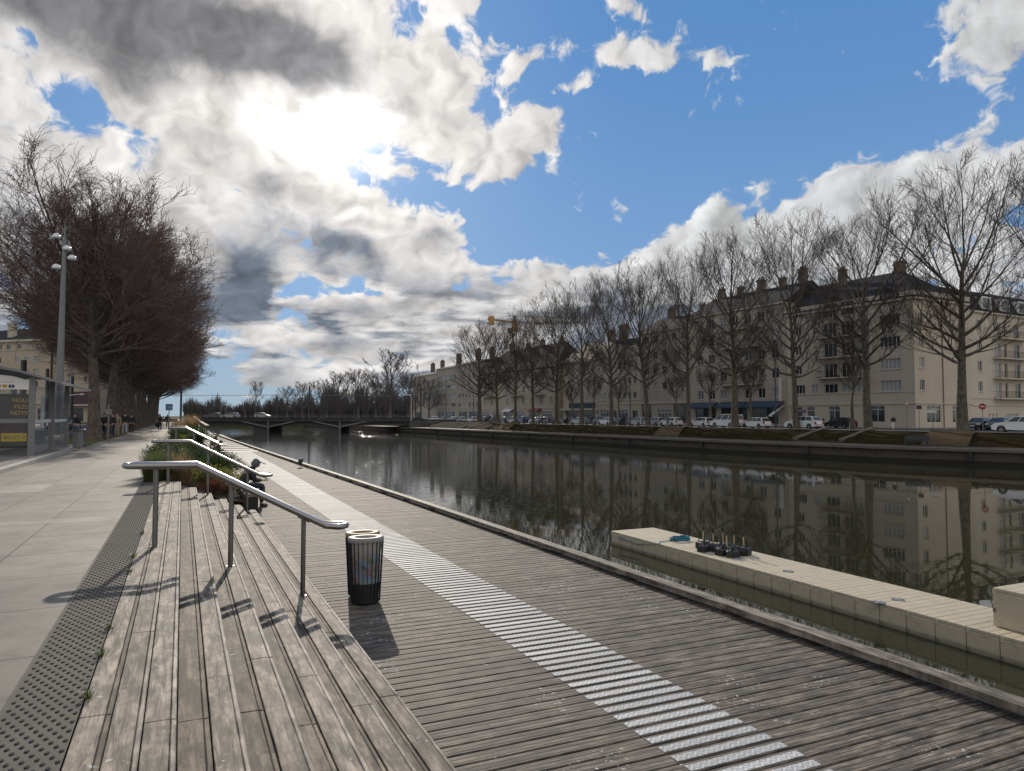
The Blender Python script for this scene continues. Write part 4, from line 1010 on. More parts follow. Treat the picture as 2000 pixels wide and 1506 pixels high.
so += [(2.6, .65, 3.3, 2.3, 'shop'), (8.6, .65, 3.0, 2.3, 'shop')]
facade_build(b1, SL, 17.4, so, 'cream', (L1, 0), R(90), ((3.18, .16, .12), (17.2, .3, .35)))
for f in range(3): balcony(b1, L1 * .29, L1 * .40, 7.2 + f * 3.02)
s_ = MB(); s_.quad((0, SL, 0), (0, 0, 0), (0, 0, 17.4), (0, SL, 17.4)); s_.quad((L1, SL, 0), (0, SL, 0), (0, SL, 17.4), (L1, SL, 17.4)); s_.quad((0, .24, 17.39), (L1 - .24, .24, 17.39), (L1 - .24, SL, 17.39), (0, SL, 17.39)); s_.build('wall', M['cream'], b1)
dp = MB(); dp.tube([(L1 + .09, 6.4, 0), (L1 + .09, 6.4, 17.2)], .06, 6); dp.build('drainpipe', M['brick'], b1)
rf = hip_roof(b1, L1, SL, 17.5, 22.6, 6.0, over=.4, hip=(0, 1))
chimney(rf, L1 - 6.2, SL / 2, 20.5, 23.7, 1.0, .7); chimney(rf, 6, SL / 2 - 1, 20, 24.3, 1.1, .8); chimney(rf, 14, SL / 2 + 1, 20, 24.2)
dm = MB()
for xx in (L1 * .3, L1 * .5, L1 * .72): dm = MB(); dm.box(xx, .6, 17.8, xx + 1.6, 3.0, 19.4); dm.cur = 1; dm.quad((xx + .15, .59, 18), (xx + 1.45, .59, 18), (xx + 1.45, .59, 19.2), (xx + .15, .59, 19.2)); dm.build('dormer', [M['slate'], M['pane']], rf)
# ---- block further along the side street
cpos = Vector((b1.matrix_local.translation)); rz1 = b1.rotation_euler.z
cc_ = Matrix.Translation(b1.location) @ Matrix.Rotation(rz1, 4, 'Z') @ Vector((L1, SL + .02, 0))
b2 = thing('apartment_building', cc_, rz1 + R(90), 'pale apartment block with stacked iron balconies at the right edge, behind the no-entry sign', 'building')
L2 = 34; o2s = []
for f in range(4):
    z = 4.55 + f * 2.95
    for k in range(2):
        bx = k * 15
        o2s += [(bx + 1.6, z + .5, 1.15, 1.45, 'w'), (bx + 6.2, z - .35, 1.6, 2.2, 'curtain'), (bx + 8.8, z - .35, .8, 2.2, 'w'), (bx + 11.6, z - .35, 1.6, 2.2, 'w'), (bx + 15.1, z + .3, .9, 1.4, 'w')]
o2s += [(8.8, .0, 3.6, 1.9, 'shutter'), (4.2, 1.45, .45, .5, 'w'), (5.1, 1.45, .45, .5, 'w'), (6.0, 1.45, .45, .5, 'w'), (14.5, 1.45, 1.6, .6, 'w'), (20, .0, 3.6, 1.9, 'shutter')]
facade_build(b2, L2, 16.6, o2s, 'pale', trims=((3.0, .14, .1), (4.05, .1, .1), (16.4, .25, .3)))
for f in range(4):
    for k in range(2): balcony(b2, k * 15 + 5.6, 8.6, 4.15 + f * 2.95)
body_shell(b2, L2, 13, 16.5, 'pale'); rf = mansard(b2, L2, 13, 16.65, 19.6, 21.4, 1.2, sides=(0, 1))
for xx in (3, 8, 13, 20): dm = MB(); dm.box(xx, -.1, 17.1, xx + 2.4, 2.2, 18.9); dm.cur = 1; dm.quad((xx + .15, -.11, 17.2), (xx + 2.25, -.11, 17.2), (xx + 2.25, -.11, 18.7), (xx + .15, -.11, 18.7)); dm.build('dormer', [M['white_paint'], M['pane']], rf)
# ---- the row to the left, each its own house
def row_house(p0, p1, floors, z0, dz, n, w, h, eave, ridge, wm, label, shop, roof='slate', chim=(), seed=1, ins=0, trims=(), bal=(), hip=(0, 0)):
    t, L = place_building('terrace_building', p0, p1, label); ops = grid(L, n, z0, dz, floors, w, h, .8, K3, seed); ops += [o for o in shop(L)]
    facade_build(t, L, eave, ops, wm, trims=tuple(trims) + ((eave - .3, .3, .3),)); body_shell(t, L, 12, eave - .02, wm)
    r = hip_roof(t, L, 12, eave + .05, ridge, ins or 3, roof, hip=hip)
    for fx, zz, ww, pots in chim: chimney(r, L * fx, 6, ridge - 2.5, zz, ww, .8, pots)
    for fx, fw, z in bal: balcony(t, L * fx, L * fw, z)
    return t, L
t3, L3 = row_house(1352, 1537, 5, 4.5, 3.15, 7, 1.5, 1.6, 19.8, 23.6, 'stone', 'tall stone apartment house with long navy awnings over a dark shop', lambda L: [(L * .04, .3, L * .24, 2.6, 'shopd'), (L * .34, .3, L * .28, 2.6, 'shopd'), (L * .66, .3, L * .26, 2.6, 'shopd')],
                   chim=((.08, 25.2, 1.2, 3), (.3, 24.9, 1.0, 2), (.52, 25.4, 1.3, 3), (.74, 25.0, 1.0, 2), (.93, 25.8, 1.3, 3)), seed=3, bal=((.36, .42, 6.9), (.36, .42, 10.05), (.36, .42, 13.2), (.36, .42, 16.35)), trims=((3.7, .12, .1),))
for fx, fw in ((.01, .30), (.34, .29), (.64, .34)): awning(t3, L3 * fx, L3 * fw, 4.0)
aw = awning(t3, L3 * .955, L3 * .03, 3.2, 'white_paint', 3.0, 1.5)
vs_ = MB(); vs_.box(L3 * .955, -.7, 3.9, L3 * .955 + .15, -.05, 7.6); vs_.build('sign_board', M['white_paint'], t3)
gs = MB(); gs.box(L3 * .34, -.42, 3.02, L3 * .34 + L3 * .2, -.35, 3.5); gs.build('fascia_board', M['leaf_yellow'], t3)
t4, L4 = row_house(1250, 1352, 4, 6.6, 3.1, 5, 1.4, 1.5, 18.4, 21.6, 'stone_grey', 'stone house with a blank band above a wide dark shopfront, left of the navy awnings', lambda L: [(L * .04, .2, L * .2, 3.6, 'shopd'), (L * .36, .2, L * .26, 2.6, 'shop'), (L * .66, .2, L * .3, 3.6, 'shopd')], chim=((.2, 23.4, 1.6, 4), (.8, 23.0, 1.1, 2)), seed=4, trims=((4.0, .25, .15),))
t5, L5 = row_house(1164, 1250, 3, 5.0, 3.2, 8, 1.1, 1.5, 14.4, 18.6, 'stone', 'low stone house with paired small windows and an arched doorway', lambda L: [(L * .10, .6, L * .26, 2.2, 'shop'), (L * .42, .1, 1.2, 2.6, 'shopd'), (L * .52, .6, L * .22, 2.2, 'shop'), (L * .84, .05, 1.8, 2.6, 'shopd')], chim=((.15, 21.8, 2.6, 5),), seed=5, trims=((4.0, .12, .1), (4.78, .08, .08)))
ar = MB(); q0 = L5 * .84 + .9
for k in range(9): a0, a1 = math.pi * k / 9, math.pi * (k + 1) / 9; ar.quad((q0 + .9 * math.cos(a0), -.06, 2.655 + .9 * math.sin(a0)), (q0 + 1.2 * math.cos(a0), -.06, 2.655 + 1.2 * math.sin(a0)), (q0 + 1.2 * math.cos(a1), -.06, 2.655 + 1.2 * math.sin(a1)), (q0 + .9 * math.cos(a1), -.06, 2.655 + .9 * math.sin(a1)))
ar.build('door_arch', M['trim'], t5)
t6, L6 = row_house(1100, 1164, 3, 5.0, 3.2, 3, 1.3, 1.6, 14.2, 18.8, 'stone_pink', 'warm stone house with a brown roof above the slate blue shop fascia', lambda L: [(L * .10, .2, L * .4, 2.6, 'shopd'), (L * .56, .2, L * .38, 2.6, 'shopd')], 'tile', ((.85, 21.2, 1.6, 3),), 6)
fb = MB(); fb.box(L6 * .22, -.35, 3.4, L6 * .98, -.01, 4.5); fb.build('fascia_board', M['navy'], t6); awf = MB(); awf.box(.2, -.9, 2.85, L6 * .98, -.02, 3.2); awf.build('canopy', M['trim'], t6)
t7, L7 = row_house(938, 1090, 4, 4.6, 3.0, 9, 1.4, 1.7, 13.2, 20.4, 'stone_pink', 'long stone apartment house under a steep dark hipped roof, below the crane', lambda L: [(L * (.03 + .16 * i), .2, L * .11, 2.5, 'shop') for i in range(6)], chim=((.2, 22.4, 1.8, 4), (.42, 21.6, 1.4, 3), (.6, 21.8, 1.6, 3), (.82, 21.5, 1.4, 3)), seed=7, ins=6, hip=(1, 1), trims=((3.5, .14, .12),), bal=((.06, .2, 7.0), (.06, .2, 10.0), (.45, .16, 7.0), (.74, .12, 7.0), (.74, .12, 10.0)))
for fx, m_ in ((.70, 'red_sign'), (.36, 'white_paint')): awning(t7, L7 * fx, L7 * .12, 3.4, m_, 1.2, .5)
t8, L8 = row_house(892, 938, 5, 4.2, 2.9, 6, 1.5, 1.4, 17.6, 19.2, 'stone_grey', 'grey stone apartment house with big stepped chimneys, left of the hipped roof', lambda L: [(L * .1, .2, L * .35, 2.6, 'shopd'), (L * .55, .2, L * .35, 2.6, 'shopd')], chim=((.2, 22.6, 2.6, 5), (.75, 22.2, 2.2, 5)), seed=8)
t9, L9 = row_house(852, 892, 4, 4.4, 3.0, 4, 3.6, 1.2, 17.3, 18.8, 'stone_grey', 'far apartment house with broad dark balcony bands', lambda L: [(L * .1, .2, L * .3, 2.6, 'shopd'), (L * .5, .2, L * .4, 2.6, 'shop')], chim=((.3, 22.2, 3, 6),), seed=9)
t10, L10 = row_house(806, 852, 4, 4.4, 2.8, 7, 1.4, 1.4, 15.9, 17.6, 'stone', 'furthest apartment house of the quay row, beside the bridge end', lambda L: [(L * .1, .2, L * .3, 2.6, 'shopd')], chim=((.2, 20.6, 2.6, 5), (.6, 21, 2.2, 5)), seed=10)
# ---- block across the road on the left
pl0 = PD(-60, 812, 168); pl1 = PD(96, 812, 161); dd = pl1 - pl0
b0 = thing('apartment_building', (pl0.x, pl0.y, 0), math.atan2(dd.y, dd.x), 'stone apartment block with dark hipped roof and tall cream chimney behind the bus shelter', 'building')
L0 = Vector((dd.x, dd.y)).length; sx = L0 / 156.0; o = []
zf = lambda py: (812 - py) * 163 / FOC + EYE
for py, kk in ((732, 'curtain'), (708, 'curtain'), (756, 'w')):
    for px in (27, 46, 64): o.append((round((px + 60) * sx, 2), round(zf(py), 2), 1.45, 1.35, kk))
for px, kk in ((31, 'w'), (49, 'shutter'), (68, 'curtain'), (10, 'w')): o.append((round((px + 60) * sx, 2), round(zf(681), 2), 1.3, 1.15, kk))
for px in (-45, -25, -8): o += [(round((px + 60) * sx, 2), round(zf(p), 2), 1.4, 1.35, 'w') for p in (756, 732, 708, 681)]
for px in (0, 26, 50, 74): o.append((round((px + 60) * sx, 2), .4, 2.2, 2.8, 'shopd'))
he = zf(663); facade_build(b0, L0, he, o, 'stone_pink', trims=((he - .4, .5, .5), (zf(683.5), .12, .15), (zf(757), .12, .15), (4.2, .5, .3)))
pl2 = PD(180, 812, 158); d2_ = pl2 - pl1; Lw = Vector((d2_.x, d2_.y)).length; loc_rz = math.atan2(d2_.y, d2_.x) - b0.rotation_euler.z
ow = []
for py in (680, 704, 727, 750): ow += [(1.2, round(zf(py), 2), 1.35, 2.0, 'w'), (4.2, round(zf(py), 2), 1.35, 2.0, 'curtain'), (8.6, round(zf(py), 2) + .3, .9, 1.2, 'w')]
ow += [(.6, .3, 3.6, 3.0, 'shopd'), (5.0, .3, 3.8, 3.0, 'shopd')]
facade_build(b0, Lw, he - .6, ow, 'stone_pink', (L0, .6), loc_rz, ((he - 1.0, .5, .5),))
for py in (684, 708, 731, 754):
    for xx in (.9, 3.9): balcony(b0, xx, 2.0, zf(py), .5, 0, (L0, .6), loc_rz)
mr = MB(); mr.box(.2, -.4, 4.1, Lw - .1, -.02, 6.9); mr.xform(Matrix.Translation((L0, .6, 0)) @ Matrix.Rotation(loc_rz, 4, 'Z')); mr.build('cafe_fascia', M['maroon'], b0)
cn = MB(); cn.box(.1, -1.4, 3.75, Lw, -.03, 4.05); cn.xform(Matrix.Translation((L0, .6, 0)) @ Matrix.Rotation(loc_rz, 4, 'Z')); cn.build('canopy', M['trim'], b0)
body_shell(b0, L0 + Lw, 13, he - .5, 'stone_pink')
rf = hip_roof(b0, L0 + Lw, 13, he + .12, zf(634), 9, over=.5, hip=(0, 1)); chimney(rf, (8 + 60) * sx, 1.6, he, zf(627), 1.6, 1.1, 2, 'trim')
# ================================================================ BRIDGE, CRANE, MASTS
BA, BB = Vector((4.2, 198.6, 0)), Vector((54.5, 175.4, 0)); bd = (BB - BA); BL = bd.length; brz = math.atan2(bd.y, bd.x)
br = thing('road_bridge', (BA.x, BA.y, 0), brz, 'low dark road bridge across the canal on two piers with slanting struts', 'bridge')
mb = MB(); mb.box(-3, 0, .15, BL + 1, 13, .86); mb.box(-3, .6, -.95, BL + 1, 12.4, .149); mb.build('deck', M['bridge_concrete'], br)
mb = MB(); mb.box(-3, -.28, .10, BL + 1, -.003, .98); mb.box(-3, -.45, .90, BL + 1, -.281, 1.0); mb.build('edge_fascia', M['pole_dark'], br)
for px in (517, 657):
    r = ray(px, 830); f = lambda t: BA + bd * t; t = min(range(1000), key=lambda k: abs((f(k / 1000).x) / (f(k / 1000).y) - r.x / r.y)) / 1000 * BL
    mb = MB(); mb.box(t - 3.2, .8, -3.4, t + .6, 12, -.951); po = mb.build('pier', M['bridge_concrete'], br)
    st = MB(); st.tube([(t + .9, -.1, -3.3), (t + .9, -.1, .2)], .22, 7); st.build('strut', M['grey_paint'], po)
    for s in (-1, 1): st = MB(); st.beam((t + .9, -.1, -1.3), (t + .9 + s * 7.5, -.1, .30), .3, .3); st.build('strut', M['grey_paint'], po)
rl = MB()
for zz in (1.35, 1.75): rl.beam((-3, -.1, zz), (BL + 1, -.1, zz), .05, .05)
k = int(BL / 1.6)
for i in range(k + 2): rl.beam((-3 + i * 1.6, -.1, .98), (-3 + i * 1.6, -.1, 1.78), .05, .05, (0, 1, 0))
rl.build('railing', M['grey_paint'], br)
r2 = MB()
for zz in (1.35, 1.75): r2.beam((-3, 12.7, zz), (BL + 1, 12.7, zz), .05, .05)
for i in range(k + 2): r2.beam((-3 + i * 1.6, 12.7, .86), (-3 + i * 1.6, 12.7, 1.78), .05, .05, (0, 1, 0))
r2.build('railing', M['grey_paint'], br)
ab = MB(); ab.box(BL - 2, -2, -3.3, BL + 6, 14, .1); ab.build('abutment', M['bridge_concrete'], br)
rd = MB(); Mx = Matrix.Translation(BA) @ Matrix.Rotation(brz, 4, 'Z')
rd.box(-60, .5, -.6, -3.01, 12.5, .84); rd.box(BL + 1.01, .5, -.6, BL + 90, 12.5, .7); rd.xform(Mx); tag(rd.build('bridge_road', M['asphalt']), kind='structure')
def on_bridge(px, yy):
    r = ray(px, 830); o = Mx @ Vector((0, yy, 0)); d = bd.normalized(); den = r.x * d.y - r.y * d.x; t = (o.x * r.y - o.y * r.x) / den; p = o + d * t
    return p
cr = PD(1005, 812, 300); crx = math.atan2(-math.sin(YAW), math.cos(YAW)) + .10
c = thing('tower_crane', (cr.x, cr.y, 0), crx, 'orange tower crane rising above the trees behind the hipped roof', 'crane')
mb = MB(); S_ = .9
for a in (-S_, S_):
    for b_ in (-S_, S_): mb.beam((a, b_, 0), (a, b_, 37), .16, .16, (0, 1, 0))
for i in range(18):
    z = i * 2.05
    for (a, b_) in (((-S_, -S_), (S_, -S_)), ((S_, -S_), (S_, S_)), ((S_, S_), (-S_, S_)), ((-S_, S_), (-S_, -S_))): mb.beam((a[0], a[1], z), (b_[0], b_[1], z + 2.05), .09, .09, (0, .3, 1)); mb.beam((a[0], a[1], z), (b_[0], b_[1], z + .01), .09, .09, (0, .3, 1))
mb.build('mast', M['crane'], c)
mb = MB(); mb.box(-1.3, -1.1, 37, 1.3, 1.1, 41.2); mb.build('slewing_unit', M['crane'], c)
mb = MB(); mb.box(-2.9, -1.0, 36.2, -1.2, .6, 38.4); mb.build('cab', M['grey_paint'], c)
mb = MB(); mb.beam((-11.4, 0, 42.1), (1, 0, 40.6), .9, .8); mb.build('counter_jib', M['crane'], c)
mb = MB(); mb.box(-11, -.9, 39.6, -8.6, .9, 43.2); mb.build('counterweight', M['crane'], c)
mb = MB(); mb.beam((0, .5, 40.7), (30, .5, 41.0), .25, .25); mb.beam((0, -.5, 40.7), (30, -.5, 41.0), .25, .25); mb.beam((0, 0, 43.4), (30, 0, 43.0), .2, .2)
for i in range(14): mb.beam((i * 2.1 + (i % 2), 0, 40.8), (i * 2.1 + 1.05, 0, 43.3), .1, .1); mb.beam((i * 2.1 + 2.1, .5, 40.8), (i * 2.1 + 1.05, 0, 43.3), .1, .1)
mb.build('jib', M['crane'], c)
mb = MB(); mb.beam((-9, 0, 42.7), (-.6, 0, 43.5), .1, .1); mb.box(-.7, -.4, 41.2, .7, .4, 43.6); mb.build('apex', M['steel_dark'], c)
mb = MB(); mb.beam((10.3, 0, 36), (10.3, 0, 40.6), .06, .06, (0, 1, 0)); mb.lathe([(.05, 36), (.5, 35.4), (.05, 34.9)], (10.3, 0, 0), 7); mb.box(8.8, -.6, 40.0, 12.2, .6, 40.5); mb.build('hoist_trolley', M['steel_dark'], c)
# slender masts, lamps
def mast(px, by, ty, label, D=None, r=.11, arm=None, z0=0.0, m='pole_dark'):
    c = PD(px, by, D) if D else P(px, by, z0); c.z = z0; D_ = depth(c); H = ray(px, ty).z * D_ + EYE - z0
    t = thing('tram_mast', (c.x, c.y, z0), 0, label, 'mast'); mb = MB(); mb.tube([(0, 0, 0), (0, 0, H)], [r, r * .85], 8); mb.build('pole', M[m], t)
    if arm: a = MB(); a.tube([(0, 0, H * .92), (arm * .5, 0, H * .95), (arm, 0, H * .955)], .035, 6); a.build('arm', M[m], t)
    return t
mast(43, 830, 703, 'thickest dark tram mast, rising behind the bus shelter roof', 70, .30)
mast(90, 830, 720, 'dark tram mast between the shelter and the tall lamp post', 100, .26)
mast(110, 828, 729, 'dark tram mast almost hidden by the tall lamp post', 112, .26)
mast(139, 832, 735, 'dark tram mast before the cafe, right of the tall lamp post', 96, .22)
mast(353, 818, 757, 'dark mast above the dry tall grass at the promenade end', 150, .22)
mast(604, 818, 753, 'dark tram mast in the middle of the bridge', 186, .24, z0=.85)
mast(822, 822, 757, 'dark mast with side arm at the right end of the bridge', 190, .22, -5.0)
wr = MB()
for yy in (4.5, 8.5):
    a, b_ = Mx @ Vector((-40, yy, 6.6)), Mx @ Vector((BL + 30, yy, 6.4)); m_ = Mx @ Vector((BL * .45, yy, 7.0)); wr.tube([a, m_, b_], .028, 4)
tag(wr.build('overhead_wire', M['steel_dark']), 'pair of tram wires strung above the bridge', 'overhead wire')
def lamp(px, by, ty, label, z0, reach, D=None, m='steel_dark'):
    c = PD(px, by, D) if D else P(px, by, z0); c.z = z0; H = ray(px, ty).z * depth(c) + EYE - z0
    t = thing('street_lamp', (c.x, c.y, z0), -YAW, label, 'street lamp'); mb = MB(); mb.tube([(0, 0, 0), (0, 0, H - .8), (reach * .3, 0, H - .1), (reach, 0, H)], [.11, .08, .06, .05], 7); mb.build('pole', M[m], t)
    h = MB(); h.bbox(min(0, reach) + (reach if reach > 0 else -.5), -.14, H - .08, max(0, reach) + .5 if reach > 0 else .1 + 0, .14, H + .07, .04); h.build('lamp_head', M['white_paint'], t); return t
lamp(803, 820, 771, 'pale bracket lamp at the right end of the bridge', .3, -1.6, 180, 'white_paint'); lamp(431, 815, 790, 'thin lamp post on the bridge behind the silver estate car', .85, 1.0, 205); lamp(127, 830, 770, 'pale curved street lamp before the cafe front', .1, 1.8, 88, 'white_paint')
for px, ty, lab in ((1515, 668, 'tall thin black lamp post before the end of the navy awnings'), (1231, 745, 'thin black lamp post left of the arched doorway'), (871, 745, 'thin lamp post beside the far bank stair'), (925, 748, 'thin lamp post between the two furthest quay trees')):
    c, a = bank(px, 11.0); H = ray(px, ty).z * depth(c) + EYE; t = thing('lamp_post', (c.x, c.y, -.1), 0, lab, 'lamp post'); mb = MB(); mb.tube([(0, 0, 0), (0, 0, H)], [.09, .06], 7); mb.build('pole', M['pole_dark'], t); mb = MB(); mb.lathe([(.05, H), (.18, H + .15), (.14, H + .4), (.02, H + .5)], (0, 0, 0), 8); mb.build('lantern', M['pole_dark'], t)
# tall lamp with globes on the platform
c = P(113, 871, .1); t = thing('globe_lamp', (c.x, c.y, .1), 0, 'tall grey lamp post with four small dome lamps at staggered heights beside the shelter', 'street lamp')
mb = MB(); mb.tube([(0, 0, 0), (0, 0, 1.6), (.05, 0, 9.6), (.055, 0, 10.0)], [.20, .185, .085, .085], 12); mb.tube([(.055, 0, 10.0), (.06, 0, 11.0)], [.05, .008], 8); mb.build('pole', M['grey_paint'], t)
bpl = MB(); bpl.lathe([(.30, 0), (.30, .03), (.22, .05)], (0, 0, 0), 14); bpl.build('base_plate', M['grey_paint'], t)
for zz, sx_ in ((8.55, -.28), (9.05, .30), (9.5, .10), (10.05, -.30)):
    a = MB(); a.tube([(.05, 0, zz + .10), (.05 + sx_, 0, zz + .10)], .025, 6); ao = a.build('arm', M['grey_paint'], t)
    g = MB(); g.lathe([(.19, 0), (.20, .05), (.17, .15), (.10, .22), (.02, .25)], (.05 + sx_ * 1.1, 0, zz), 14); g.build('lamp_dome', M['globe'], ao, True)
# ---------------------------------------------------------------- bus shelter
c0 = P(60, 890, .1); t = thing('bus_shelter', (c0.x, c0.y, .1), 0, 'grey glazed bus shelter with a lit-up style poster panel and curved roof on the tram platform', 'bus shelter')
t['label'] = 'grey glazed bus shelter with dark and yellow poster and curved roof on the platform'
SW, SLn, SH = 2.1, 8.6, 2.86
for x, y in ((0, 0), (0, SLn), (-SW, 0), (-SW, SLn), (0, SLn / 2)):
    p = MB(); p.bbox(x - .10, y - .06, 0, x + .10, y + .06, SH - (.0 if x == 0 else -.35), .01); p.build('post', M['grey_paint'], t)
rp2 = [(.95, 2.62), (.5, 2.74), (.1, 2.87), (-.4, 3.02), (-1.0, 3.14), (-1.7, 3.18), (-2.4, 3.16)]
mb = MB()
for (xa, za), (xb, zb) in zip(rp2, rp2[1:]): mb.add([(xa, -.35, za), (xb, -.35, zb), (xb, SLn + .3, zb), (xa, SLn + .3, za), (xa, -.35, za + .09), (xb, -.35, zb + .09), (xb, SLn + .3, zb + .09), (xa, SLn + .3, za + .09)], [(0, 3, 2, 1), (4, 5, 6, 7), (0, 1, 5, 4), (2, 3, 7, 6)])
mb.quad((.95, -.35, 2.62), (.95, -.35, 2.71), (.95, SLn + .3, 2.71), (.95, SLn + .3, 2.62)); mb.build('roof', M['grey_paint'], t)
for y0, y1 in ((.1, SLn / 2 - .1), (SLn / 2 + .1, SLn - .1)):
    g = MB(); g.box(-.012, y0, .35, .012, y1, 2.55); go = g.build('glass_panel', M['clear_glass'], t); b_ = MB(); b_.box(-.02, y0, 1.18, .02, y1, 1.30); b_.build('safety_band', M['white_paint'], go)
g = MB(); g.box(-SW - .012, .1, .35, -SW + .012, SLn - .1, 2.6); g.build('glass_panel', M['clear_glass'], t)
g = MB(); g.box(-SW + .1, -.012, .35, -.1, .012, 2.42); go = g.build('glass_panel', M['clear_glass'], t); b_ = MB(); b_.box(-SW + .1, -.02, 1.18, -.1, -.0121, 1.34); b_.build('safety_band', M['grey_paint'], go)
# header panel with three badges
h = MB(); h.prism([(-1.18, 2.40), (-.12, 2.40), (-.10, 2.45), (-.10, 2.70), (-.14, 2.74), (-.6, 2.88), (-1.18, 2.94)], -.045, -.015)
h.v = [(x, z, y) for x, y, z in h.v]; ho = h.build('header_panel', M['white_paint'], t)
def badge(x0, x1, z0, z1, m, word, tm, sz):
    b = MB(); b.box(x0, -.053, z0, x1, -.0455, z1); bo_ = b.build('badge', M[m], ho); text(word, sz, M[tm], ((x0 + x1) / 2, -.054, (z0 + z1) / 2), (R(90), 0, 0), bo_)
badge(-1.14, -.96, 2.46, 2.57, 'red_sign', 'BUS', 'white_paint', .075); badge(-.92, -.76, 2.46, 2.57, 'yellow', 'T2', 'black', .08)
navy_ = plain('navy_badge', (.03, .03, .10), .4); M['navy_badge'] = navy_; badge(-.72, -.55, 2.46, 2.57, 'navy_badge', '4', 'white_paint', .085)
ln = MB(); ln.box(-1.14, -.0475, 2.655, -.56, -.0455, 2.668); ln.build('header_line', M['black'], ho)
f = MB(); f.box(-1.02, .05, .28, -.06, .16, 2.24); fo = f.build('poster_case', M['black'], t)
pp = MB(); pp.box(-.96, .040, .36, -.12, .0495, 2.14); po = pp.build('poster', M['poster'], fo)
yb = MB(); yb.box(-.92, .032, .52, -.14, .0395, .82); yb.build('poster_band', M['yellow'], po)
text('BILLET', .17, M['black'], (-.60, .0315, .66), (R(90), 0, 0), po); text('en', .10, M['black'], (-.24, .0315, .66), (R(90), 0, 0), po)
for k, w_ in enumerate(('NOUS', 'FILES', 'NOTRE')): text(w_, .20, M['yellow'], (-.34, .0315, 2.0 - k * .23), (R(90), 0, 0), po)
bn = MB(); bn.box(-SW + .12, 1.2, .42, -SW + .5, SLn - 1.2, .47); bno = bn.build('seat', M['steel_dark'], t)
wall_ = MB(); wall_.box(-.05, .3, .02, -.02, SLn / 2 - .5, .34); wall_.build('kick_panel', M['grey_paint'], t)
tt = MB(); tt.box(-.035, 2.0, 1.0, -.015, 2.7, 2.2); tt.build('timetable', M['white_paint'], t)
c = P(152, 875, .1); t = thing('litter_bin', (c.x, c.y, .1), 0, 'round dark grey litter bin with a flat lid by the kerb near the lamp post', 'bin')
mb = MB(); mb.lathe([(.20, .0), (.215, .03), (.215, .74), (.20, .76)], (0, 0, 0), 18); mb.build('body', M['grey_paint'], t, False); mb = MB(); mb.lathe([(.28, .79), (.29, .80), (.29, .825), (.27, .84)], (0, 0, 0), 18); lo = mb.build('lid', M['steel_dark'], t)
for a in range(4): s = MB(); s.beam((.18 * math.cos(a * 1.57), .18 * math.sin(a * 1.57), .75), (.18 * math.cos(a * 1.57), .18 * math.sin(a * 1.57), .80), .03, .03, (0, 1, 0)); s.build('lid_bracket', M['steel_dark'], lo)
# ---------------------------------------------------------------- signs
def signpost(name, loc, H, rz, label, cat='sign'):
    t = thing(name, loc, rz, label, cat); mb = MB(); mb.tube([(0, .04, 0), (0, .04, H)], .035, 8); mb.build('post', M['steel_dark'], t); return t
face = lambda c: math.atan2(-c.x, c.y)          # turn the board's front (-Y) to look back along the bearing
c = P(330, 833, 0); D_ = 62.0; c = PD(330, 812, D_); c.z = 0
t = signpost('cycle_sign', c, 2.5, 0, 'square blue cycle route sign with a white border above the third handrail')
mb = MB(); mb.box(-.29, -.012, 2.0, .29, .012, 2.58); so = mb.build('board', M['white_paint'], t); mb = MB(); mb.box(-.25, -.018, 2.04, .25, -.0125, 2.54); mb.build('blue_field', M['blue_sign'], so)
mb = MB()
for cx in (-.11, .11): mb.tube([(cx + .08 * math.cos(a * .6283), -.022, 2.24 + .08 * math.sin(a * .6283)) for a in range(11)], .012, 5)
mb.tube([(-.11, -.022, 2.24), (-.03, -.022, 2.36), (.07, -.022, 2.36), (0, -.022, 2.24), (-.03, -.022, 2.36)], .011, 5); mb.tube([(.11, -.022, 2.24), (.06, -.022, 2.40), (.10, -.022, 2.41)], .011, 5); mb.build('bicycle_mark', M['white_paint'], so)
def disc(r, y0, y1, z, m, par, name):
    mb = MB(); n = 24; vs = [(r * math.cos(2 * math.pi * k / n), y, z + r * math.sin(2 * math.pi * k / n)) for y in (y0, y1) for k in range(n)]
    mb.add(vs, [tuple(range(n)), tuple(range(2 * n - 1, n - 1, -1))] + [(k, (k + 1) % n, n + (k + 1) % n, n + k) for k in range(n)]); return mb.build(name, m, par)
def round_sign(px, py, d, label, kind, r=.42):
    c, a = bank(px, d); H = ray(px, py).z * depth(c) + EYE + .16; c.z = -.16; t = signpost('road_sign', c, H, face(c), label)
    b = disc(r, -.02, .02, H, M['red_sign'], t, 'board')
    if kind == 'noentry': mb = MB(); mb.box(-.20, -.028, H - .045, .20, -.0205, H + .045); mb.build('white_bar', M['white_paint'], b)
    else:
        disc(r * .78, -.027, -.0205, H, M['blue_sign'] if kind == 'nopark' else M['white_paint'], b, 'field'); mb = MB(); mb.beam((-r * .5, -.032, H + r * .5), (r * .5, -.032, H - r * .5), .02, .10, (0, -1, 0)); mb.build('red_slash', M['red_sign'], b)
round_sign(1919, 794, 13.5, 'red no-entry sign with a white bar, right of the tallest plane trunk', 'noentry', .33)
round_sign(1771, 788, 22, 'round red-rimmed sign with a pale field in front of the corner shop windows', 'pale', .28)
round_sign(1571, 803, 28.5, 'round no-parking sign against the cream wall, right of the navy awnings', 'nopark', .28); round_sign(1167, 805, 28.5, 'round no-parking sign on the low stone house, left of its windows', 'nopark', .3)
c, a = bank(1795, 22); c.z = -.16; t = signpost('road_sign', c, 2.9, face(c), 'small square dark sign on a post by the corner of the cream block'); mb = MB(); mb.box(-.28, -.02, 2.5, .28, .02, 2.95); mb.build('board', M['pole_dark'], t)
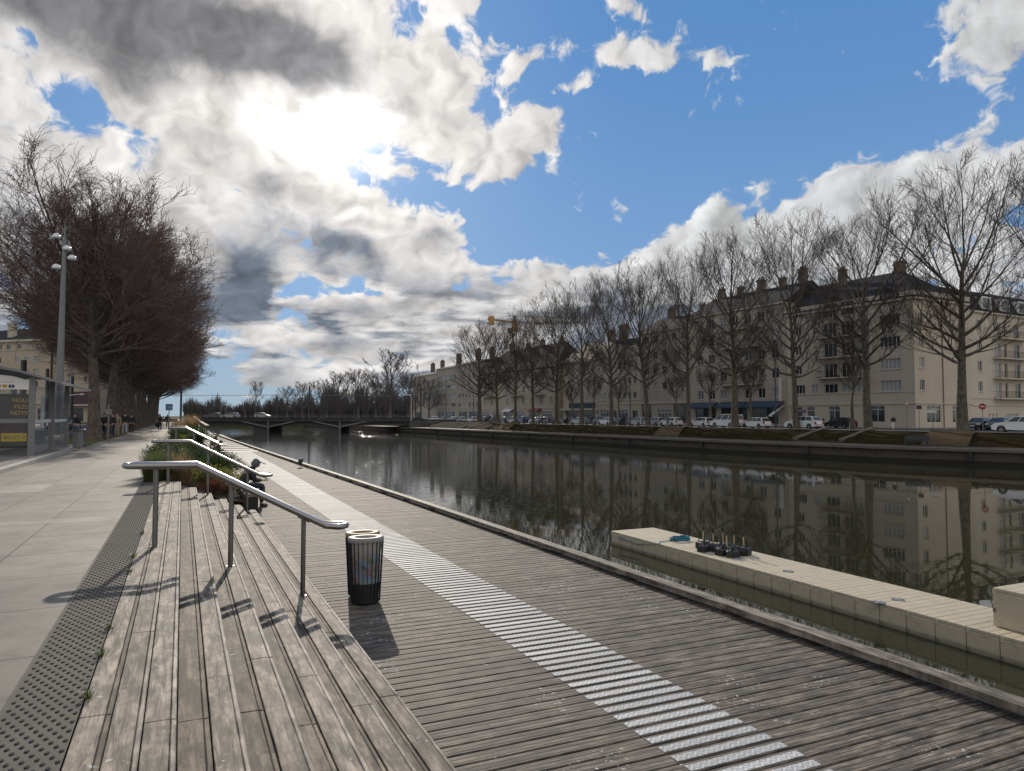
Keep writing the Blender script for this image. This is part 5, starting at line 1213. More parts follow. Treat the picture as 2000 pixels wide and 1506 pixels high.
c, a = bank(1821, 20); c.z = -.16; t = signpost('direction_sign', c, 2.5, face(c), 'pale direction boards on a post before the corner shop window'); mb = MB(); mb.box(-.9, -.03, 2.05, .45, .03, 2.35); mb.build('board', M['white_paint'], t); mb = MB(); mb.box(-.2, -.03, 2.37, .45, .03, 2.62); mb.build('board', M['pale'], t)
c = PD(212, 812, 41); c.z = 0; t = signpost('stop_post', c, 2.2, 0, 'grey signpost with a small square plate in front of the nearest trunks'); mb = MB(); mb.box(-.16, -.015, 1.62, .16, .015, 1.92); mb.build('board', M['grey_paint'], t)
# bench on the far quay
c, a = bank(1788, 2.2); t = thing('park_bench', (c.x, c.y, -1.31), a + R(180) + R(180), 'dark park bench on the far quay below the corner building', 'bench')
mb = MB(); mb.box(-1.1, -.25, .42, 1.1, .2, .48); mb.build('seat', M['pole_dark'], t); mb = MB(); mb.beam((-1.1, -.25, .75), (1.1, -.25, .75), .05, .38); mb.build('backrest', M['pole_dark'], t)
for x in (-.9, .9): mb = MB(); mb.box(x - .05, -.25, 0, x + .05, .15, .419); mb.box(x - .04, -.29, .3, x + .04, -.251, .7); mb.build('leg', M['pole_dark'], t)
# timber leaning rails on the ramp
def lean(y0, y1, label):
    t = thing('leaning_bench', (0, 0, 0), 0, label, 'bench'); f = lambda y: (edge_x(y) - .65, -.93 + (y - 103.9) * 1.63 / 86.1)
    (xa, za), (xb, zb) = f(y0), f(y1); mb = MB(); mb.beam((xa, y0, za + 1.0), (xb, y1, zb + 1.0), .5, .14); mb.build('top', M['tread'], t)
    for k in range(4): y = y0 + (y1 - y0) * (k + .3) / 4; x, z = f(y); mb = MB(); mb.box(x - .08, y - .3, z - .05, x + .08, y + .3, z + .93); mb.build('leg', M['dark_timber'], t)
    mb = MB(); mb.beam((xa - .75, y0, za + .25), (xb - .75, y1, zb + .25), .55, .3); mb.build('step', M['kerb'], t)
lean(108, 132, 'nearer sloping timber leaning bench beside the ramp to the bridge'); lean(136, 172, 'further sloping timber leaning bench at the top of the ramp')
# ================================================================ PLANTS IN THE BEDS
def leafy(seed, n, R_, H, m, size, stems=14):
    q = random.Random(seed); lf = MB(); stm = MB(); tips = []
    for i in range(stems):
        a = q.uniform(0, 6.28); rr = R_ * q.random() ** .6; tip = Vector((rr * math.cos(a), rr * math.sin(a), H * q.uniform(.55, 1.0) * (1 - .35 * (rr / R_) ** 2)))
        mid = Vector((tip.x * .4 + q.uniform(-.1, .1), tip.y * .4 + q.uniform(-.1, .1), tip.z * .5)); stm.tube([(q.uniform(-.08, .08), q.uniform(-.08, .08), -.05), mid, tip], [.014, .01, .005], 4, cap=False); tips.append((mid, tip))
    for i in range(n):
        mid, tip = q.choice(tips); f = q.random() ** .7; p = mid.lerp(tip, f) + Vector((q.gauss(0, .11), q.gauss(0, .11), q.gauss(0, .08))); p.z = max(.02, p.z)
        u = Vector((q.gauss(0, 1), q.gauss(0, 1), q.gauss(.3, .7))).normalized(); v = u.orthogonal().normalized(); s = size * q.uniform(.6, 1.35); nrm = u.cross(v) * s * .12
        lf.add([p - u * s, p + v * s * .42 + nrm, p + u * s, p - v * s * .42 + nrm], [(0, 1, 2), (0, 2, 3)])
    return lf.mesh('foliage', M[m]), stm.mesh('stem', M['twig'])
def shrub(kind, ms, loc, rz, sc, label, group='shrubs in the planted beds'):
    t = thing(kind, loc, rz, label, 'shrub', group); t.scale = (sc,) * 3 if not hasattr(sc, '__len__') else sc; link('foliage', ms[0], t); link('stem', ms[1], t); return t
SHd, SHy, SHr = leafy(1, 2600, .75, .95, 'leaf_dark', .045, 26), leafy(2, 1700, .7, .75, 'leaf_yellow', .04, 22), leafy(3, 900, .6, .6, 'leaf_red', .04, 20)
def tuft(seed, n, H, spread, m, r0=.16, w=.007):
    q = random.Random(seed); mb = MB()
    for i in range(n):
        a = q.uniform(0, 6.28); b = r0 * q.random() ** .5; p0 = Vector((b * math.cos(a), b * math.sin(a), 0)); a2 = a + q.uniform(-.6, .6); L = H * q.uniform(.55, 1.05); o = spread * q.uniform(.3, 1.0)
        d = Vector((math.cos(a2), math.sin(a2), 0)); s = Vector((-d.y, d.x, 0)) * w; p1 = p0 + d * o * .35 + Vector((0, 0, L * .62)); p2 = p0 + d * o + Vector((0, 0, L * q.uniform(.75, 1.0)))
        mb.add([p0 - s, p0 + s, p1 + s * .8, p1 - s * .8, p2], [(0, 1, 2, 3), (3, 2, 4)])
    return mb.mesh('blades', M[m])
TG, TD = tuft(5, 700, 1.0, .55, 'blade', .22), tuft(6, 420, 1.25, .5, 'blade_dry', .2)
def clump(ms, loc, sc, label, group='grass clumps in the planted beds'):
    t = thing('grass_clump', loc, 0, label, 'ornamental grass', group); t.scale = (sc,) * 3; link('blades', ms, t); return t
bz = lambda x: -.02 - .14 * (x + .83) / .57
clump(TG, (-.62, 19.25, -.02), .8, 'green ornamental grass clump at the near left corner of the first bed'); clump(TG, (-.45, 19.9, -.06), .8, 'green ornamental grass clump just behind the corner one')
clump(TD, (-.1, 20.4, -.1), .72, 'straw-coloured grass clump in the middle of the first bed'); clump(TD, (.1, 19.6, -.12), .6, 'small straw grass clump behind the second handrail post'); clump(TG, (-.6, 20.8, -.03), .85, 'green grass clump along the paving edge of the first bed')
clump(TG, (-.7, 34.8, -.03), .75, 'bright green grass clump below the start of the far handrails')
q = random.Random(17); SL_ = [('dark glossy shrub', SHd), ('yellow green shrub', SHy), ('dark glossy shrub', SHd), ('russet sprawling shrub', SHr)]
spots = [(1.05, 20.2, SHy, .75), (.75, 19.5, SHr, .7), (.6, 21.0, SHy, .95), (1.1, 21.6, SHy, .85), (.1, 22.0, SHd, .8), (.9, 23.2, SHd, 1.05), (-.3, 23.0, SHy, .8), (1.15, 24.6, SHd, 1.0), (.3, 24.6, SHd, 1.05), (-.4, 25.5, SHd, .95), (1.1, 26.4, SHd, .95), (.4, 27.0, SHy, .9), (-.4, 27.8, SHd, .9), (1.0, 28.8, SHd, .95), (.2, 29.6, SHd, .9), (-.45, 30.6, SHd, .85), (.8, 31.2, SHr, .9), (.1, 32.4, SHd, .9), (1.0, 33.6, SHd, .8), (.4, 35.0, SHy, .8)]
SN = ['low yellow green shrub at the near canal-side corner of the first bed', 'sparse russet plant behind the top steps of the near flight', 'bushy yellow green shrub in front of the dark hedge', 'yellow green shrub beside the seat edge behind the hooded person']
for k, (x, y, ms, s) in enumerate(spots): shrub('shrub', ms, (x, y, bz(x)), q.uniform(0, 6), s * .95, SN[k] if k < 4 else 'leafy shrub of the mixed dark and yellow hedge filling the first bed')
for k in range(22):
    y = 44.5 + k * 2.3; ms = (SHd, SHy, SHd)[k % 3]; shrub('shrub', ms, (q.uniform(-.3, 1.0), y, -.2), q.uniform(0, 6), q.uniform(.9, 1.25), 'leafy shrub in the second bed beyond the far steps')
for k in range(8): clump(TD, (q.uniform(-.5, 1.0), 58 + k * 3.0, -.1), q.uniform(1.25, 1.7), 'tall tawny grass clump in the second bed, right of the blue cycle sign')
wd = []
for k, (x, y) in enumerate(((-.445, 5.35), (-.448, 6.0), (-.45, 8.05), (-.455, 8.9), (-.452, 10.6), (-.44, 4.6))):
    clump(tuft(60 + k, 22, .06, .06, 'blade', .025, .004), (x, y, .005), 1.0, 'tiny tuft of weeds in the joint between the studs and the top step', 'weeds along the top step')
# ================================================================ CARS
def car(kind, paint, label, cat='car'):
    L, Wd, prof, roof = {
        'hatch': (4.1, 1.74, [(-2.02, .35), (-2.05, .60), (-1.98, .92), (1.05, .98), (1.85, .78), (2.03, .60), (2.02, .32)], [(-1.86, .93), (-1.55, 1.42), (-.6, 1.50), (.25, 1.44), (1.08, .97)]),
        'suv': (4.4, 1.82, [(-2.15, .40), (-2.2, .7), (-2.1, 1.06), (1.0, 1.10), (1.95, .95), (2.18, .70), (2.16, .36)], [(-2.0, 1.07), (-1.62, 1.60), (-.5, 1.68), (.3, 1.62), (1.12, 1.09)]),
        'estate': (4.6, 1.76, [(-2.28, .35), (-2.3, .6), (-2.22, .95), (1.1, .98), (2.1, .78), (2.28, .60), (2.26, .32)], [(-2.15, .96), (-1.85, 1.44), (-.6, 1.50), (.3, 1.44), (1.2, .98)]),
        'van': (4.9, 1.9, [(-2.42, .38), (-2.45, .7), (-2.42, 1.10), (1.55, 1.12), (2.25, .92), (2.43, .66), (2.42, .34)], [(-2.40, 1.11), (-2.30, 1.86), (-.6, 1.94), (.95, 1.88), (1.72, 1.11)])}[kind]
    t = thing('parked_car' if kind != 'van' else 'parked_van', (0, 0, 0), 0, label, cat); hw = Wd / 2
    def loft(pr, w0, w1, close=True):
        mb = MB(); n = len(pr); zs = [z for x, z in pr]; a, b = min(zs), max(zs)
        ww = lambda z: w0 + (w1 - w0) * (z - a) / (b - a)
        ins = .06
        rows = [[(x, s * ww(z) if abs(s) == 1 else 0, z) for x, z in pr] for s in (-1, 1)]
        mid = [[(x * .985, s * (ww(z) - ins) , z + .0) for x, z in pr] for s in (-1, 1)]
        vs = rows[0] + rows[1]; mb.add(vs, [tuple(range(n - 1, -1, -1)), tuple(range(n, 2 * n))] + [(i, (i + 1) % n, n + (i + 1) % n, n + i) for i in range(n)]); return mb
    wr_ = .31 if kind == 'hatch' else .34; ax = (L * .31, -L * .30)
    low = []
    for x0 in (ax[1], ax[0]):
        low += [(x0 + (wr_ + .06) * math.cos(a), wr_ + (wr_ + .06) * math.sin(a) if math.sin(a) > 0 else .28) for a in [math.pi * (1 - k / 6) for k in range(7)]]
    pr = prof[:1][:0] + prof + [(x, z) for x, z in low[::-1]]
    body = loft(pr, hw, hw - .03); bm = bmesh.new(); me = body.mesh('body', CARP[paint]); bm.from_mesh(me)
    bmesh.ops.bevel(bm, geom=[e for e in bm.edges if abs(abs(e.verts[0].co.y) - hw) < .05 and abs(e.verts[0].co.y - e.verts[1].co.y) < .05 and e.calc_length() > .12 and min(e.verts[0].co.z, e.verts[1].co.z) > .5], offset=.07, segments=3, affect='EDGES', clamp_overlap=True); bm.to_mesh(me); bm.free(); me.polygons.foreach_set('use_smooth', [False] * len(me.polygons)); link('body', me, t)
    ca = loft(roof, hw - .05, hw - .24); bm = bmesh.new(); me = ca.mesh('cabin', CARP[paint]); bm.from_mesh(me); bmesh.ops.bevel(bm, geom=[e for e in bm.edges if e.calc_length() > .2 and max(v.co.z for v in e.verts) > roof[0][1] + .2], offset=.06, segments=3, affect='EDGES'); bm.to_mesh(me); bm.free(); link('cabin', me, t)
    zb, zt = roof[0][1] + .06, roof[2][1] - .09; wz = lambda z: hw - .05 - .19 * (z - roof[0][1]) / (roof[2][1] - roof[0][1])
    ed = lambda i0, i1, z: roof[i0][0] + (roof[i1][0] - roof[i0][0]) * (z - roof[i0][1]) / (roof[i1][1] - roof[i0][1])
    xb0, xt0 = ed(0, 1, zb) + .12, ed(0, 1, min(zt, roof[1][1])) + .14; xb1, xt1 = ed(4, 3, zb) - .10, ed(4, 3, min(zt, roof[3][1])) - .08
    cuts = [0, .36, .66, 1.0] if kind != 'van' else [0, .34, .70, 1.0]
    for s in (-1, 1):
        for k in range(3):
            f0, f1 = cuts[k] + .015, cuts[k + 1] - .015; y = lambda z: s * (wz(z) + .006); mb = MB()
            mb.quad((xb0 + (xb1 - xb0) * f0, y(zb), zb), (xb0 + (xb1 - xb0) * f1, y(zb), zb), (xt0 + (xt1 - xt0) * f1, y(zt), zt), (xt0 + (xt1 - xt0) * f0, y(zt), zt)); mb.build('side_window', M['car_glass'], t)
        mb = MB(); mb.bbox(xb1 - .1, s * (hw + .08) - .07, roof[0][1] + .02, xb1 + .05, s * (hw + .08) + .07, roof[0][1] + .17, .03); mb.build('wing_mirror', CARP[paint], t)
    def screen(i0, i1, name, o):
        (xa, za), (xb, zb_) = roof[i0], roof[i1]; P0 = Vector((xa, 0, za)); P1 = Vector((xb, 0, zb_)); n = Vector((-(P1 - P0).z, 0, (P1 - P0).x)).normalized() * (.008 if o > 0 else -.008)
        if n.z < 0: n = -n
        a, b = P0.lerp(P1, .10) + n, P0.lerp(P1, .88) + n; mb = MB(); ya, yb = wz(a.z) - .09, wz(b.z) - .10; mb.quad((a.x, -ya, a.z), (a.x, ya, a.z), (b.x, yb, b.z), (b.x, -yb, b.z)); mb.build(name, M['car_glass'], t)
    screen(4, 3, 'windscreen', 1); screen(0, 1, 'rear_window', -1)
    for s in (-1, 1):
        mb = MB(); mb.bbox(L / 2 - .22, s * (hw - .28) - .17, .64, L / 2 - .03, s * (hw - .28) + .17, .80, .03); mb.build('headlight', M['head_lamp'], t)
        mb = MB(); mb.bbox(-L / 2 - .02, s * (hw - .16) - .10, .68, -L / 2 + .12, s * (hw - .16) + .12, .95 if kind != 'van' else 1.25, .02); mb.build('tail_light', M['red_lamp'], t)
        for x0 in ax:
            w = MB(); w.lathe([(wr_ * .62, -.10), (wr_ * .93, -.10), (wr_, -.06), (wr_, .06), (wr_ * .93, .10), (wr_ * .62, .10)], (0, 0, 0), 18); w.xform(Matrix.Translation((x0, s * (hw - .12), wr_)) @ Matrix.Rotation(R(90), 4, 'X')); wo = w.build('wheel', M['rubber'], t)
            w = MB(); w.lathe([(.02, -.105), (wr_ * .58, -.108), (wr_ * .62, -.09), (wr_ * .62, .09), (wr_ * .58, .108), (.02, .105)], (0, 0, 0), 12); w.xform(Matrix.Translation((x0, s * (hw - .12), wr_)) @ Matrix.Rotation(R(90), 4, 'X')); w.build('rim', M['steel_dark'], wo)
    for x, n in ((-L / 2 - .03, 'number_plate'), (L / 2 - .01, 'number_plate')): mb = MB(); mb.box(x, -.26, .46, x + .03, .26, .57); mb.build(n, M['white_paint'], t)
    bp = MB(); bp.box(-L / 2 + .02, -hw + .03, .20, L / 2 - .05, hw - .03, .36) if False else bp.box(-L / 2 + .0, -hw + .1, .22, L / 2 - .02, hw - .1, .34); bp.build('underbody', M['black_matte'], t)
    return t
PROTO = {}
def put_car(kind, paint, loc, rz, label, group=None):
    key = (kind, paint)
    if key in PROTO: t = dup(PROTO[key], loc, rz, label)
    else: t = PROTO[key] = car(kind, paint, label, 'van' if kind == 'van' else 'car'); t.location = loc; t.rotation_euler = (0, 0, rz)
    if group: t['group'] = group
    elif 'group' in t: del t['group']
    return t
KG = 'cars parked along the far quay'
def quay_car(px, kind, paint, label, d=13.2, turn=0, z=-.155):
    c, a = bank(px, d); return put_car(kind, paint, (c.x, c.y, z), a + R(turn), label, KG)
quay_car(1990, 'suv', 'white', 'white car cut by the right edge, nose towards the no-entry sign', 11.8, 4)
quay_car(1569, 'suv', 'white', 'white car between the bank stair and a thick plane trunk', 12.6)
quay_car(1476, 'hatch', 'white', 'white hatchback in front of the right-hand navy awning', 12.9); quay_car(1420, 'van', 'white', 'white passenger van partly behind a plane trunk under the navy awnings', 13.0); quay_car(1370, 'hatch', 'white', 'white hatchback just left of the white passenger van', 13.0)
quay_car(1310, 'hatch', 'white', 'white hatchback before the grey shop entrance, person in blue beside it', 13.2); quay_car(1279, 'hatch', 'silver', 'silver hatchback behind the plane trunk at the dark shopfront', 13.2); quay_car(1246, 'hatch', 'silver', 'silver hatchback below the arched doorway'); quay_car(1218, 'estate', 'dark', 'dark estate car left of the arched doorway')
quay_car(1186, 'hatch', 'white', 'small white hatchback left of the trunk by the stone house'); quay_car(1162, 'suv', 'grey', 'grey car in front of the paired windows of the stone house'); quay_car(1132, 'hatch', 'silver', 'silver hatchback under the slate blue shop fascia'); quay_car(1107, 'hatch', 'black', 'black hatchback at the left end of the slate blue shop')
quay_car(1066, 'estate', 'purple', 'purplish estate car at the right end of the hipped roof house'); quay_car(1048, 'hatch', 'white', 'white hatchback beside the purplish estate car'); quay_car(1024, 'suv', 'blue', 'blue car below the middle of the hipped roof house'); quay_car(1003, 'hatch', 'silver', 'silver car between two trunks, left of the blue car')
quay_car(988, 'hatch', 'black', 'black hatchback below the left half of the hipped roof house'); quay_car(962, 'suv', 'dark', 'dark car between the third and second furthest trunks'); quay_car(947, 'hatch', 'blue', 'dark blue hatchback right of the last quay tree'); quay_car(924, 'hatch', 'white', 'white hatchback at the top of the far pale stair')
for k, px in enumerate((900, 884, 866, 848)): quay_car(px, 'hatch', ('silver', 'white', 'grey', 'white')[k], ['silver car left of the far pale stair', 'white car below the stepped chimneys', 'grey car before the broad balcony bands', 'white car nearest the bridge end of the quay'][k])
c, a = bank(1641, 24.5); put_car('hatch', 'black', (c.x, c.y, -.155), a, 'black hatchback before the passage of the corner building')
c, a = bank(1911, 27.5); put_car('hatch', 'black', (c.x, c.y, -.155), R(193), 'black car by the side street, right of the tallest plane trunk'); c, a = bank(1950, 28.0); put_car('hatch', 'dark', (c.x, c.y, -.155), R(193), 'dark car half hidden behind the white car at the right edge')
for px, kd, pt_, lab, yy, rot in ((416, 'hatch', 'black', 'dark car at the left end of the bridge', 3.5, 180), (450, 'estate', 'silver', 'silver estate car driving on the bridge', 3.5, 180), (513, 'hatch', 'silver', 'pale car behind the railing, above the left bridge pier', 8.5, 0)):
    p = on_bridge(px, yy); put_car(kd, pt_, (p.x, p.y, .865), brz + R(rot), lab)
for px, D_, kd, pt_, lab in ((122, 78, 'suv', 'grey', 'grey car in the road right of the tall lamp post'), (108, 84, 'hatch', 'white', 'white car in the road behind the tall lamp post'), (10, 60, 'hatch', 'blue', 'dark blue car seen through the bus shelter glass'), (228, 110, 'hatch', 'white', 'white car glimpsed between the promenade trunks')):
    c = PD(px, 812, D_); c.z = 0; put_car(kd, pt_, (c.x, c.y, .005), R(-90 + 8), lab)
# ================================================================ PEOPLE AND BIRDS
def skin_mesh(name, chains, m, sub=1):
    """chains: lists of (x, y, z, r); shared points join. Skin + subdivision baked to one mesh; the first point is the root."""
    vs, rad, idx, ed = [], [], {}, []
    def vid(p):
        k = tuple(round(c, 4) for c in p[:3])
        if k not in idx: idx[k] = len(vs); vs.append(k); rad.append(p[3])
        return idx[k]
    for ch in chains:
        ids = [vid(p) for p in ch]; ed += [(a, b) for a, b in zip(ids, ids[1:]) if a != b]
    me = bpy.data.meshes.new(name); me.from_pydata(vs, ed, []); o = bpy.data.objects.new('tmp', me); COL.objects.link(o)
    md = o.modifiers.new('s', 'SKIN'); sl = me.skin_vertices[0].data
    for i, r in enumerate(rad): sl[i].radius = (r, r) if not hasattr(r, '__len__') else r
    sl[0].use_root = True; md.use_smooth_shade = True
    if sub: o.modifiers.new('u', 'SUBSURF').levels = sub
    dg = bpy.context.evaluated_depsgraph_get(); out = bpy.data.meshes.new_from_object(o.evaluated_get(dg)); bpy.data.objects.remove(o); out.name = name
    out.materials.clear(); out.materials.append(m); return out
def V3(*a): return Vector(a)
def person(loc, rz, label, pose, top, legs, hair='hair', head=None, extra=None, scale=1.0, bare=False):
    t = thing('person', loc, rz, label, 'person'); t.scale = (scale,) * 3
    J = dict(pelvis=V3(0, 0, .95), waist=V3(0, .01, 1.10), chest=V3(0, 0, 1.32), neck=V3(0, .01, 1.47), chin=V3(0, .03, 1.56), head=V3(0, .03, 1.66),
             shL=V3(-.18, 0, 1.41), shR=V3(.18, 0, 1.41), elL=V3(-.24, -.03, 1.13), elR=V3(.24, -.03, 1.13), wrL=V3(-.25, .07, .90), wrR=V3(.25, .07, .90),
             hpL=V3(-.095, 0, .90), hpR=V3(.095, 0, .90), knL=V3(-.10, .03, .50), knR=V3(.10, .03, .50), anL=V3(-.10, 0, .09), anR=V3(.10, 0, .09))
    J.update({k: V3(*v) for k, v in pose.items()})
    g = lambda n, r: (*J[n], r)
    def foot(s): a = J['an' + s]; f = (J['an' + s] - J['kn' + s]); return (a.x, a.y + .14, a.z - .045, .035)
    def fingers(s):
        w = J['wr' + s]; e = J['el' + s]; d = (w - e).normalized(); side = V3(1, 0, 0) - d * d.x; side = side.normalized(); nrm = d.cross(side); out = []
        palm = w + d * .075
        for k, (o, L) in enumerate(((-.030, .072), (-.010, .085), (.010, .080), (.028, .062))):
            b = palm + side * o; out.append([(*palm, .024), (*(b + d * .02), .010), (*(b + d * (.02 + L * .5) + nrm * .008), .009), (*(b + d * (.02 + L) + nrm * .028), .007)])
        th = w + d * .03; out.append([(*w, .026), (*palm, .024)]); out.append([(*w, .026), (*(th + side * .03 * (-1 if s == 'R' else 1) + nrm * .015), .011), (*(th + d * .05 + side * .045 * (-1 if s == 'R' else 1) + nrm * .02), .009)])
        return out
    body = [[g('pelvis', .12), g('waist', .115), g('chest', .14), g('neck', .055), g('chin', .068), (*(J['head']), .092), (*(J['head'] + (J['head'] - J['chin']).normalized() * .06), .06)]]
    fw = (J['head'] - J['chin']); fwd = V3(0, 1, 0) - fw.normalized() * fw.normalized().y; fwd.normalize()
    body.append([(*J['chin'], .068), (*(J['chin'].lerp(J['head'], .45) + fwd * .095), .018)])
    for s in 'LR':
        body.append([g('chest', .14), g('sh' + s, .06), g('el' + s, .043), g('wr' + s, .026)]); body += fingers(s)
        body.append([g('pelvis', .12), g('hp' + s, .085), g('kn' + s, .055), g('an' + s, .037), foot(s)])
    link('body', skin_mesh('body', body, M['skin']), t)
    jk = [[g('pelvis', .155), g('waist', .155), g('chest', .175), (*J['chest'].lerp(J['neck'], .75), .09)]]
    for s in 'LR': jk.append([g('chest', .175), g('sh' + s, .085), g('el' + s, .065), (*J['el' + s].lerp(J['wr' + s], .92), .046)])
    link('jacket', skin_mesh('jacket', jk, CL[top]), t)
    tr = [[g('pelvis', .142), (*(J['pelvis'] + V3(0, 0, .06)), .13)]]
    for s in 'LR': tr.append([g('pelvis', .142), g('hp' + s, .105), g('kn' + s, .075), (*J['an' + s].lerp(J['kn' + s], .06), .055)])
    link('trousers', skin_mesh('trousers', tr, CL[legs]), t)
    for s in 'LR':
        a = J['an' + s]; link('shoe', skin_mesh('shoe', [[(a.x, a.y - .04, a.z - .03, .05), (a.x, a.y + .06, a.z - .045, .048), (a.x, a.y + .17, a.z - .055, .036)]], CL['black']), t)
    hd = J['head']; up = (J['head'] - J['chin']).normalized()
    if head == 'hood': link('hood', skin_mesh('hood', [[(*(J['neck'] - fwd * .03), .10), (*(hd - up * .06 - fwd * .035), .122), (*(hd + up * .02 - fwd * .02), .125), (*(hd + up * .08), .085)]], CL['grey']), t); pk = MB(); pk.prism([(-.07, .08), (.07, .08), (.05, .20), (-.05, .20)], .03, .045); pk.xform(Matrix.Translation(hd) @ Matrix.Rotation(-.45, 4, 'X')); pk.build('cap_peak', CL['black'], t)
    else: link('hair', skin_mesh('hair', [[(*(J['chin'].lerp(hd, .3) - fwd * .05), .075), (*(hd - fwd * .022 + up * .015), .103), (*(hd + up * .07 - fwd * .01), .07)]], M[hair]), t)
    if extra: extra(t, J)
    return t
WALK = dict(knL=(-.10, .16, .52), anL=(-.10, .20, .10), knR=(.10, .00, .50), anR=(.10, -.24, .16), elL=(-.25, -.10, 1.14), wrL=(-.25, -.06, .90), elR=(.25, .04, 1.14), wrR=(.24, .18, .93))
SIT = dict(pelvis=(0, 0, .12), waist=(0, .0, .27), chest=(0, .14, .49), neck=(0, .25, .62), chin=(0, .33, .655), head=(0, .37, .745), shL=(-.19, .18, .57), shR=(.19, .18, .57), elL=(-.24, .26, .28), elR=(.24, .26, .28), wrL=(-.10, .47, .27), wrR=(.10, .47, .27),
           hpL=(-.10, .04, .10), hpR=(.10, .04, .10), knL=(-.13, .50, .14), knR=(.13, .50, .14), anL=(-.13, .50, -.36), anR=(.13, .46, -.36))
def bag(t, J):
    w = J['wrL']; mb = MB(); mb.lathe([(.03, .0), (.14, .04), (.17, .18), (.12, .34), (.03, .42)], (w.x - .03, w.y + .02, w.z - .50), 12, 1, .6); mb.build('carrier_bag', CL['black'], t, True)
def pack(t, J):
    mb = MB(); mb.bbox(-.16, -.32, 1.02, .16, -.15, 1.46, .05); mb.build('backpack', CL['black'], t); bag(t, J)
def phone(t, J):
    a = (J['wrL'] + J['wrR']) / 2; mb = MB(); mb.box(-.04, -.012, -.07, .04, 0, .07); mb.xform(Matrix.Translation(a + V3(0, .12, .05)) @ Matrix.Rotation(.9, 4, 'X')); mb.build('phone', M['black'], t)
sp = P(486, 985, -.9); person((1.50, 20.45, -.45), R(-84), 'hooded person in dark clothes sitting hunched on the timber seat edge over a phone', SIT, 'black', 'navy', head='hood', extra=phone)
person((1.62, 42.5, -.62), R(-80), 'person in a dark coat sitting low beyond the hedge, only head and shoulders showing', SIT, 'brown', 'black'); person((1.9, 53.5, -.5), R(-80), 'person in a dark coat sitting furthest along the seat edge near the wide metal bands', SIT, 'brown', 'navy')
person((-2.04, 80.5, 0), R(3), 'person walking away in the middle of the promenade with a black backpack and carrier bag', WALK, 'beige', 'navy', extra=pack)
person((-2.7, 101, 0), R(180), 'distant person in black left of the walker with the backpack', WALK, 'black', 'black'); person((-1.75, 104, 0), R(0), 'distant person in black right of the walker with the backpack', WALK, 'black', 'black')
person((-4.15, 65.0, 0), R(8), 'broad person in a long black coat and pale trousers beside the verge', WALK, 'black', 'pale', scale=1.04); person((-3.85, 68.0, 0), R(5), 'slimmer person in black just behind the long black coat', WALK, 'black', 'black', scale=.98)
person((-4.75, 55.2, 0), R(-30), 'person in black half hidden by the nearest thick trunk', WALK, 'black', 'black'); person((-4.55, 59.5, 0), R(60), 'person in a black jacket standing by the grey signpost', {}, 'black', 'navy'); person((-4.35, 60.5, 0), R(150), 'person in a beige coat facing the one in the black jacket', {}, 'beige', 'beige')
RIDE = dict(elL=(-.24, .12, 1.16), wrL=(-.20, .36, 1.06), elR=(.24, .12, 1.16), wrR=(.20, .36, 1.06), knL=(-.07, .06, .56), anL=(-.07, -.14, .19), knR=(.07, .10, .56), anR=(.07, .10, .19))
rc = P(145, 855, .0); person((rc.x, rc.y, 0), R(-60), 'person in black riding a scooter across the road behind the grey bin', RIDE, 'black', 'jeans')
sc_ = thing('scooter', (rc.x, rc.y, 0), R(-60), 'black electric scooter under the rider by the grey bin', 'scooter')
mb = MB(); mb.bbox(-.08, -.42, .10, .08, .40, .155, .01); mb.build('deck', M['black'], sc_)
for y in (-.5, .52): mb = MB(); mb.lathe([(.04, -.03), (.12, -.03), (.12, .03), (.04, .03)], (0, 0, 0), 14); mb.xform(Matrix.Translation((0, y, .12)) @ Matrix.Rotation(R(90), 4, 'Y')); mb.build('wheel', M['rubber'], sc_)
mb = MB(); mb.tube([(0, .52, .14), (0, .40, .5), (0, .36, 1.07)], .025, 7); mb.build('steering_post', M['black'], sc_); mb = MB(); mb.tube([(-.26, .34, 1.06), (0, .36, 1.08), (.26, .34, 1.06)], .018, 7); mb.build('handlebar', M['black'], sc_)
def bank_person(px, d, rz, label, top, legs, pose=WALK, sc=1.0): c, a = bank(px, d); return person((c.x, c.y, -.14), R(rz), label, pose, top, legs, scale=sc)
bank_person(1744, 15, 100, 'person in a black jacket and white trousers on the far quay, before the corner shop', 'black', 'white'); bank_person(1607, 17, 60, 'person in a blue grey jacket walking past the white car by the bank stair', 'grey', 'pale')
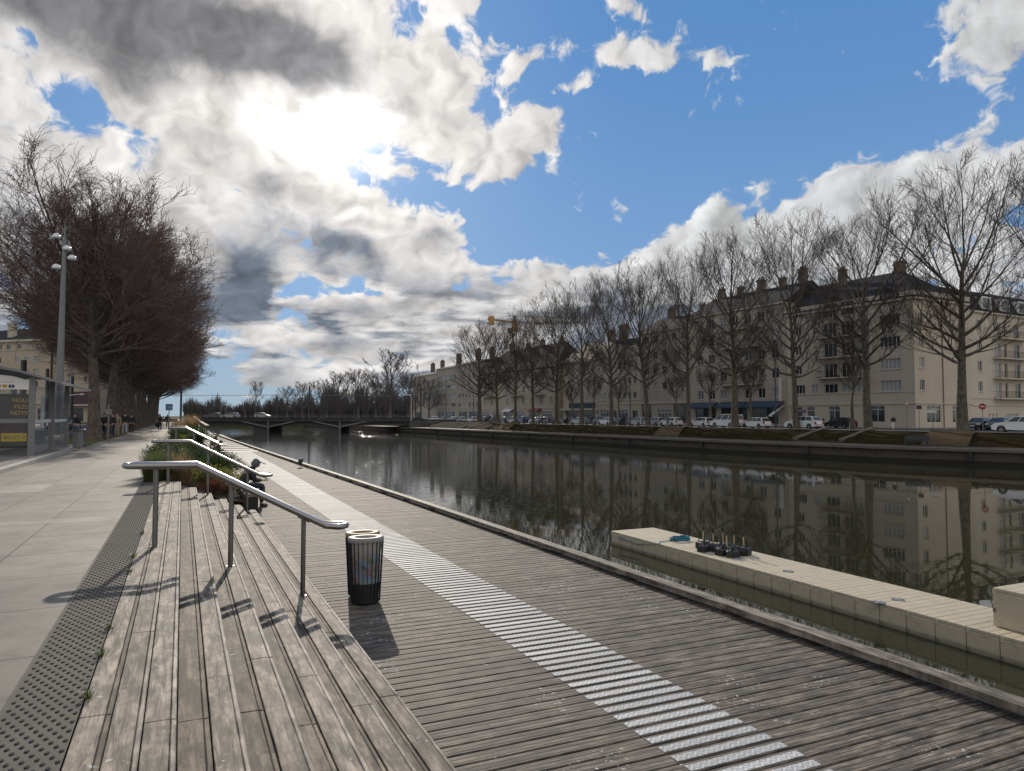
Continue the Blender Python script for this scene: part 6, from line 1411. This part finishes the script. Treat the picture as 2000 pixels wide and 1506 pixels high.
bank_person(1497, 14.6, 200, 'person in pale grey with dark trousers behind the white hatchback under the awning', 'pale', 'jeans'); bank_person(1304, 12.0, 0, 'person in a bright blue jacket beside the white hatchback at the shop entrance', 'blue', 'navy')
def pigeon(loc, rz, label, fly=False):
    t = thing('pigeon', loc, rz, label, 'pigeon', 'pigeons on the boardwalk'); g = plain('pigeon_grey_' + ('b' if fly else 'a'), (.05, .052, .062), .6)
    z = .10
    link('body', skin_mesh('body', [[(0, 0, z + .04, .062), (0, .09, z + .075, .052), (0, .135, z + .13, .030), (0, .15, z + .165, .028), (0, .19, z + .160, .008)], [(0, 0, z + .04, .062), (0, -.10, z + .03, .035), (0, -.20, z + .035, .020)]], g), t)
    for s in (-1, 1):
        mb = MB()
        if fly: mb.add([(s * .03, .06, z + .08), (s * .03, -.06, z + .08), (s * .12, -.10, z + .26), (s * .16, -.02, z + .33), (s * .13, .07, z + .22), (s * .035, .06, z + .065), (s * .035, -.06, z + .065), (s * .125, -.10, z + .25), (s * .165, -.02, z + .325), (s * .135, .07, z + .21)], [(0, 1, 2, 3, 4), (9, 8, 7, 6, 5), (0, 4, 9, 5), (4, 3, 8, 9), (3, 2, 7, 8), (2, 1, 6, 7), (1, 0, 5, 6)])
        else: mb.lathe([(.004, -.13), (.022, -.06), (.035, .03), (.02, .09), (.004, .12)], (0, 0, 0), 8, .35, 1); mb.xform(Matrix.Translation((s * .05, -.04, z + .05)) @ Matrix.Rotation(R(-80), 4, 'X'))
        mb.build('wing', g, t)
        mb = MB(); mb.tube([(s * .025, .01, z), (s * .025, .02, .005)], .006, 5); mb.tube([(s * .025, -.01, .006), (s * .025, .05, .006)], .006, 5); mb.build('leg', M['red_sign'], t)
    return t
c = P(466, 907, -.9); pigeon((2.35, 26.5, -.90), R(-70), 'dark pigeon standing on the deck behind the hooded person'); c = P(587, 913, -.9); pigeon((c.x, c.y, -.90), R(60), 'grey pigeon with raised wings landing beside the deck edge beam', True)
c = P(518, 937, -.9); pigeon((c.x, c.y, -.90), R(-100), 'small dark pigeon crouching at the edge of the pale metal strip by the handrail end')
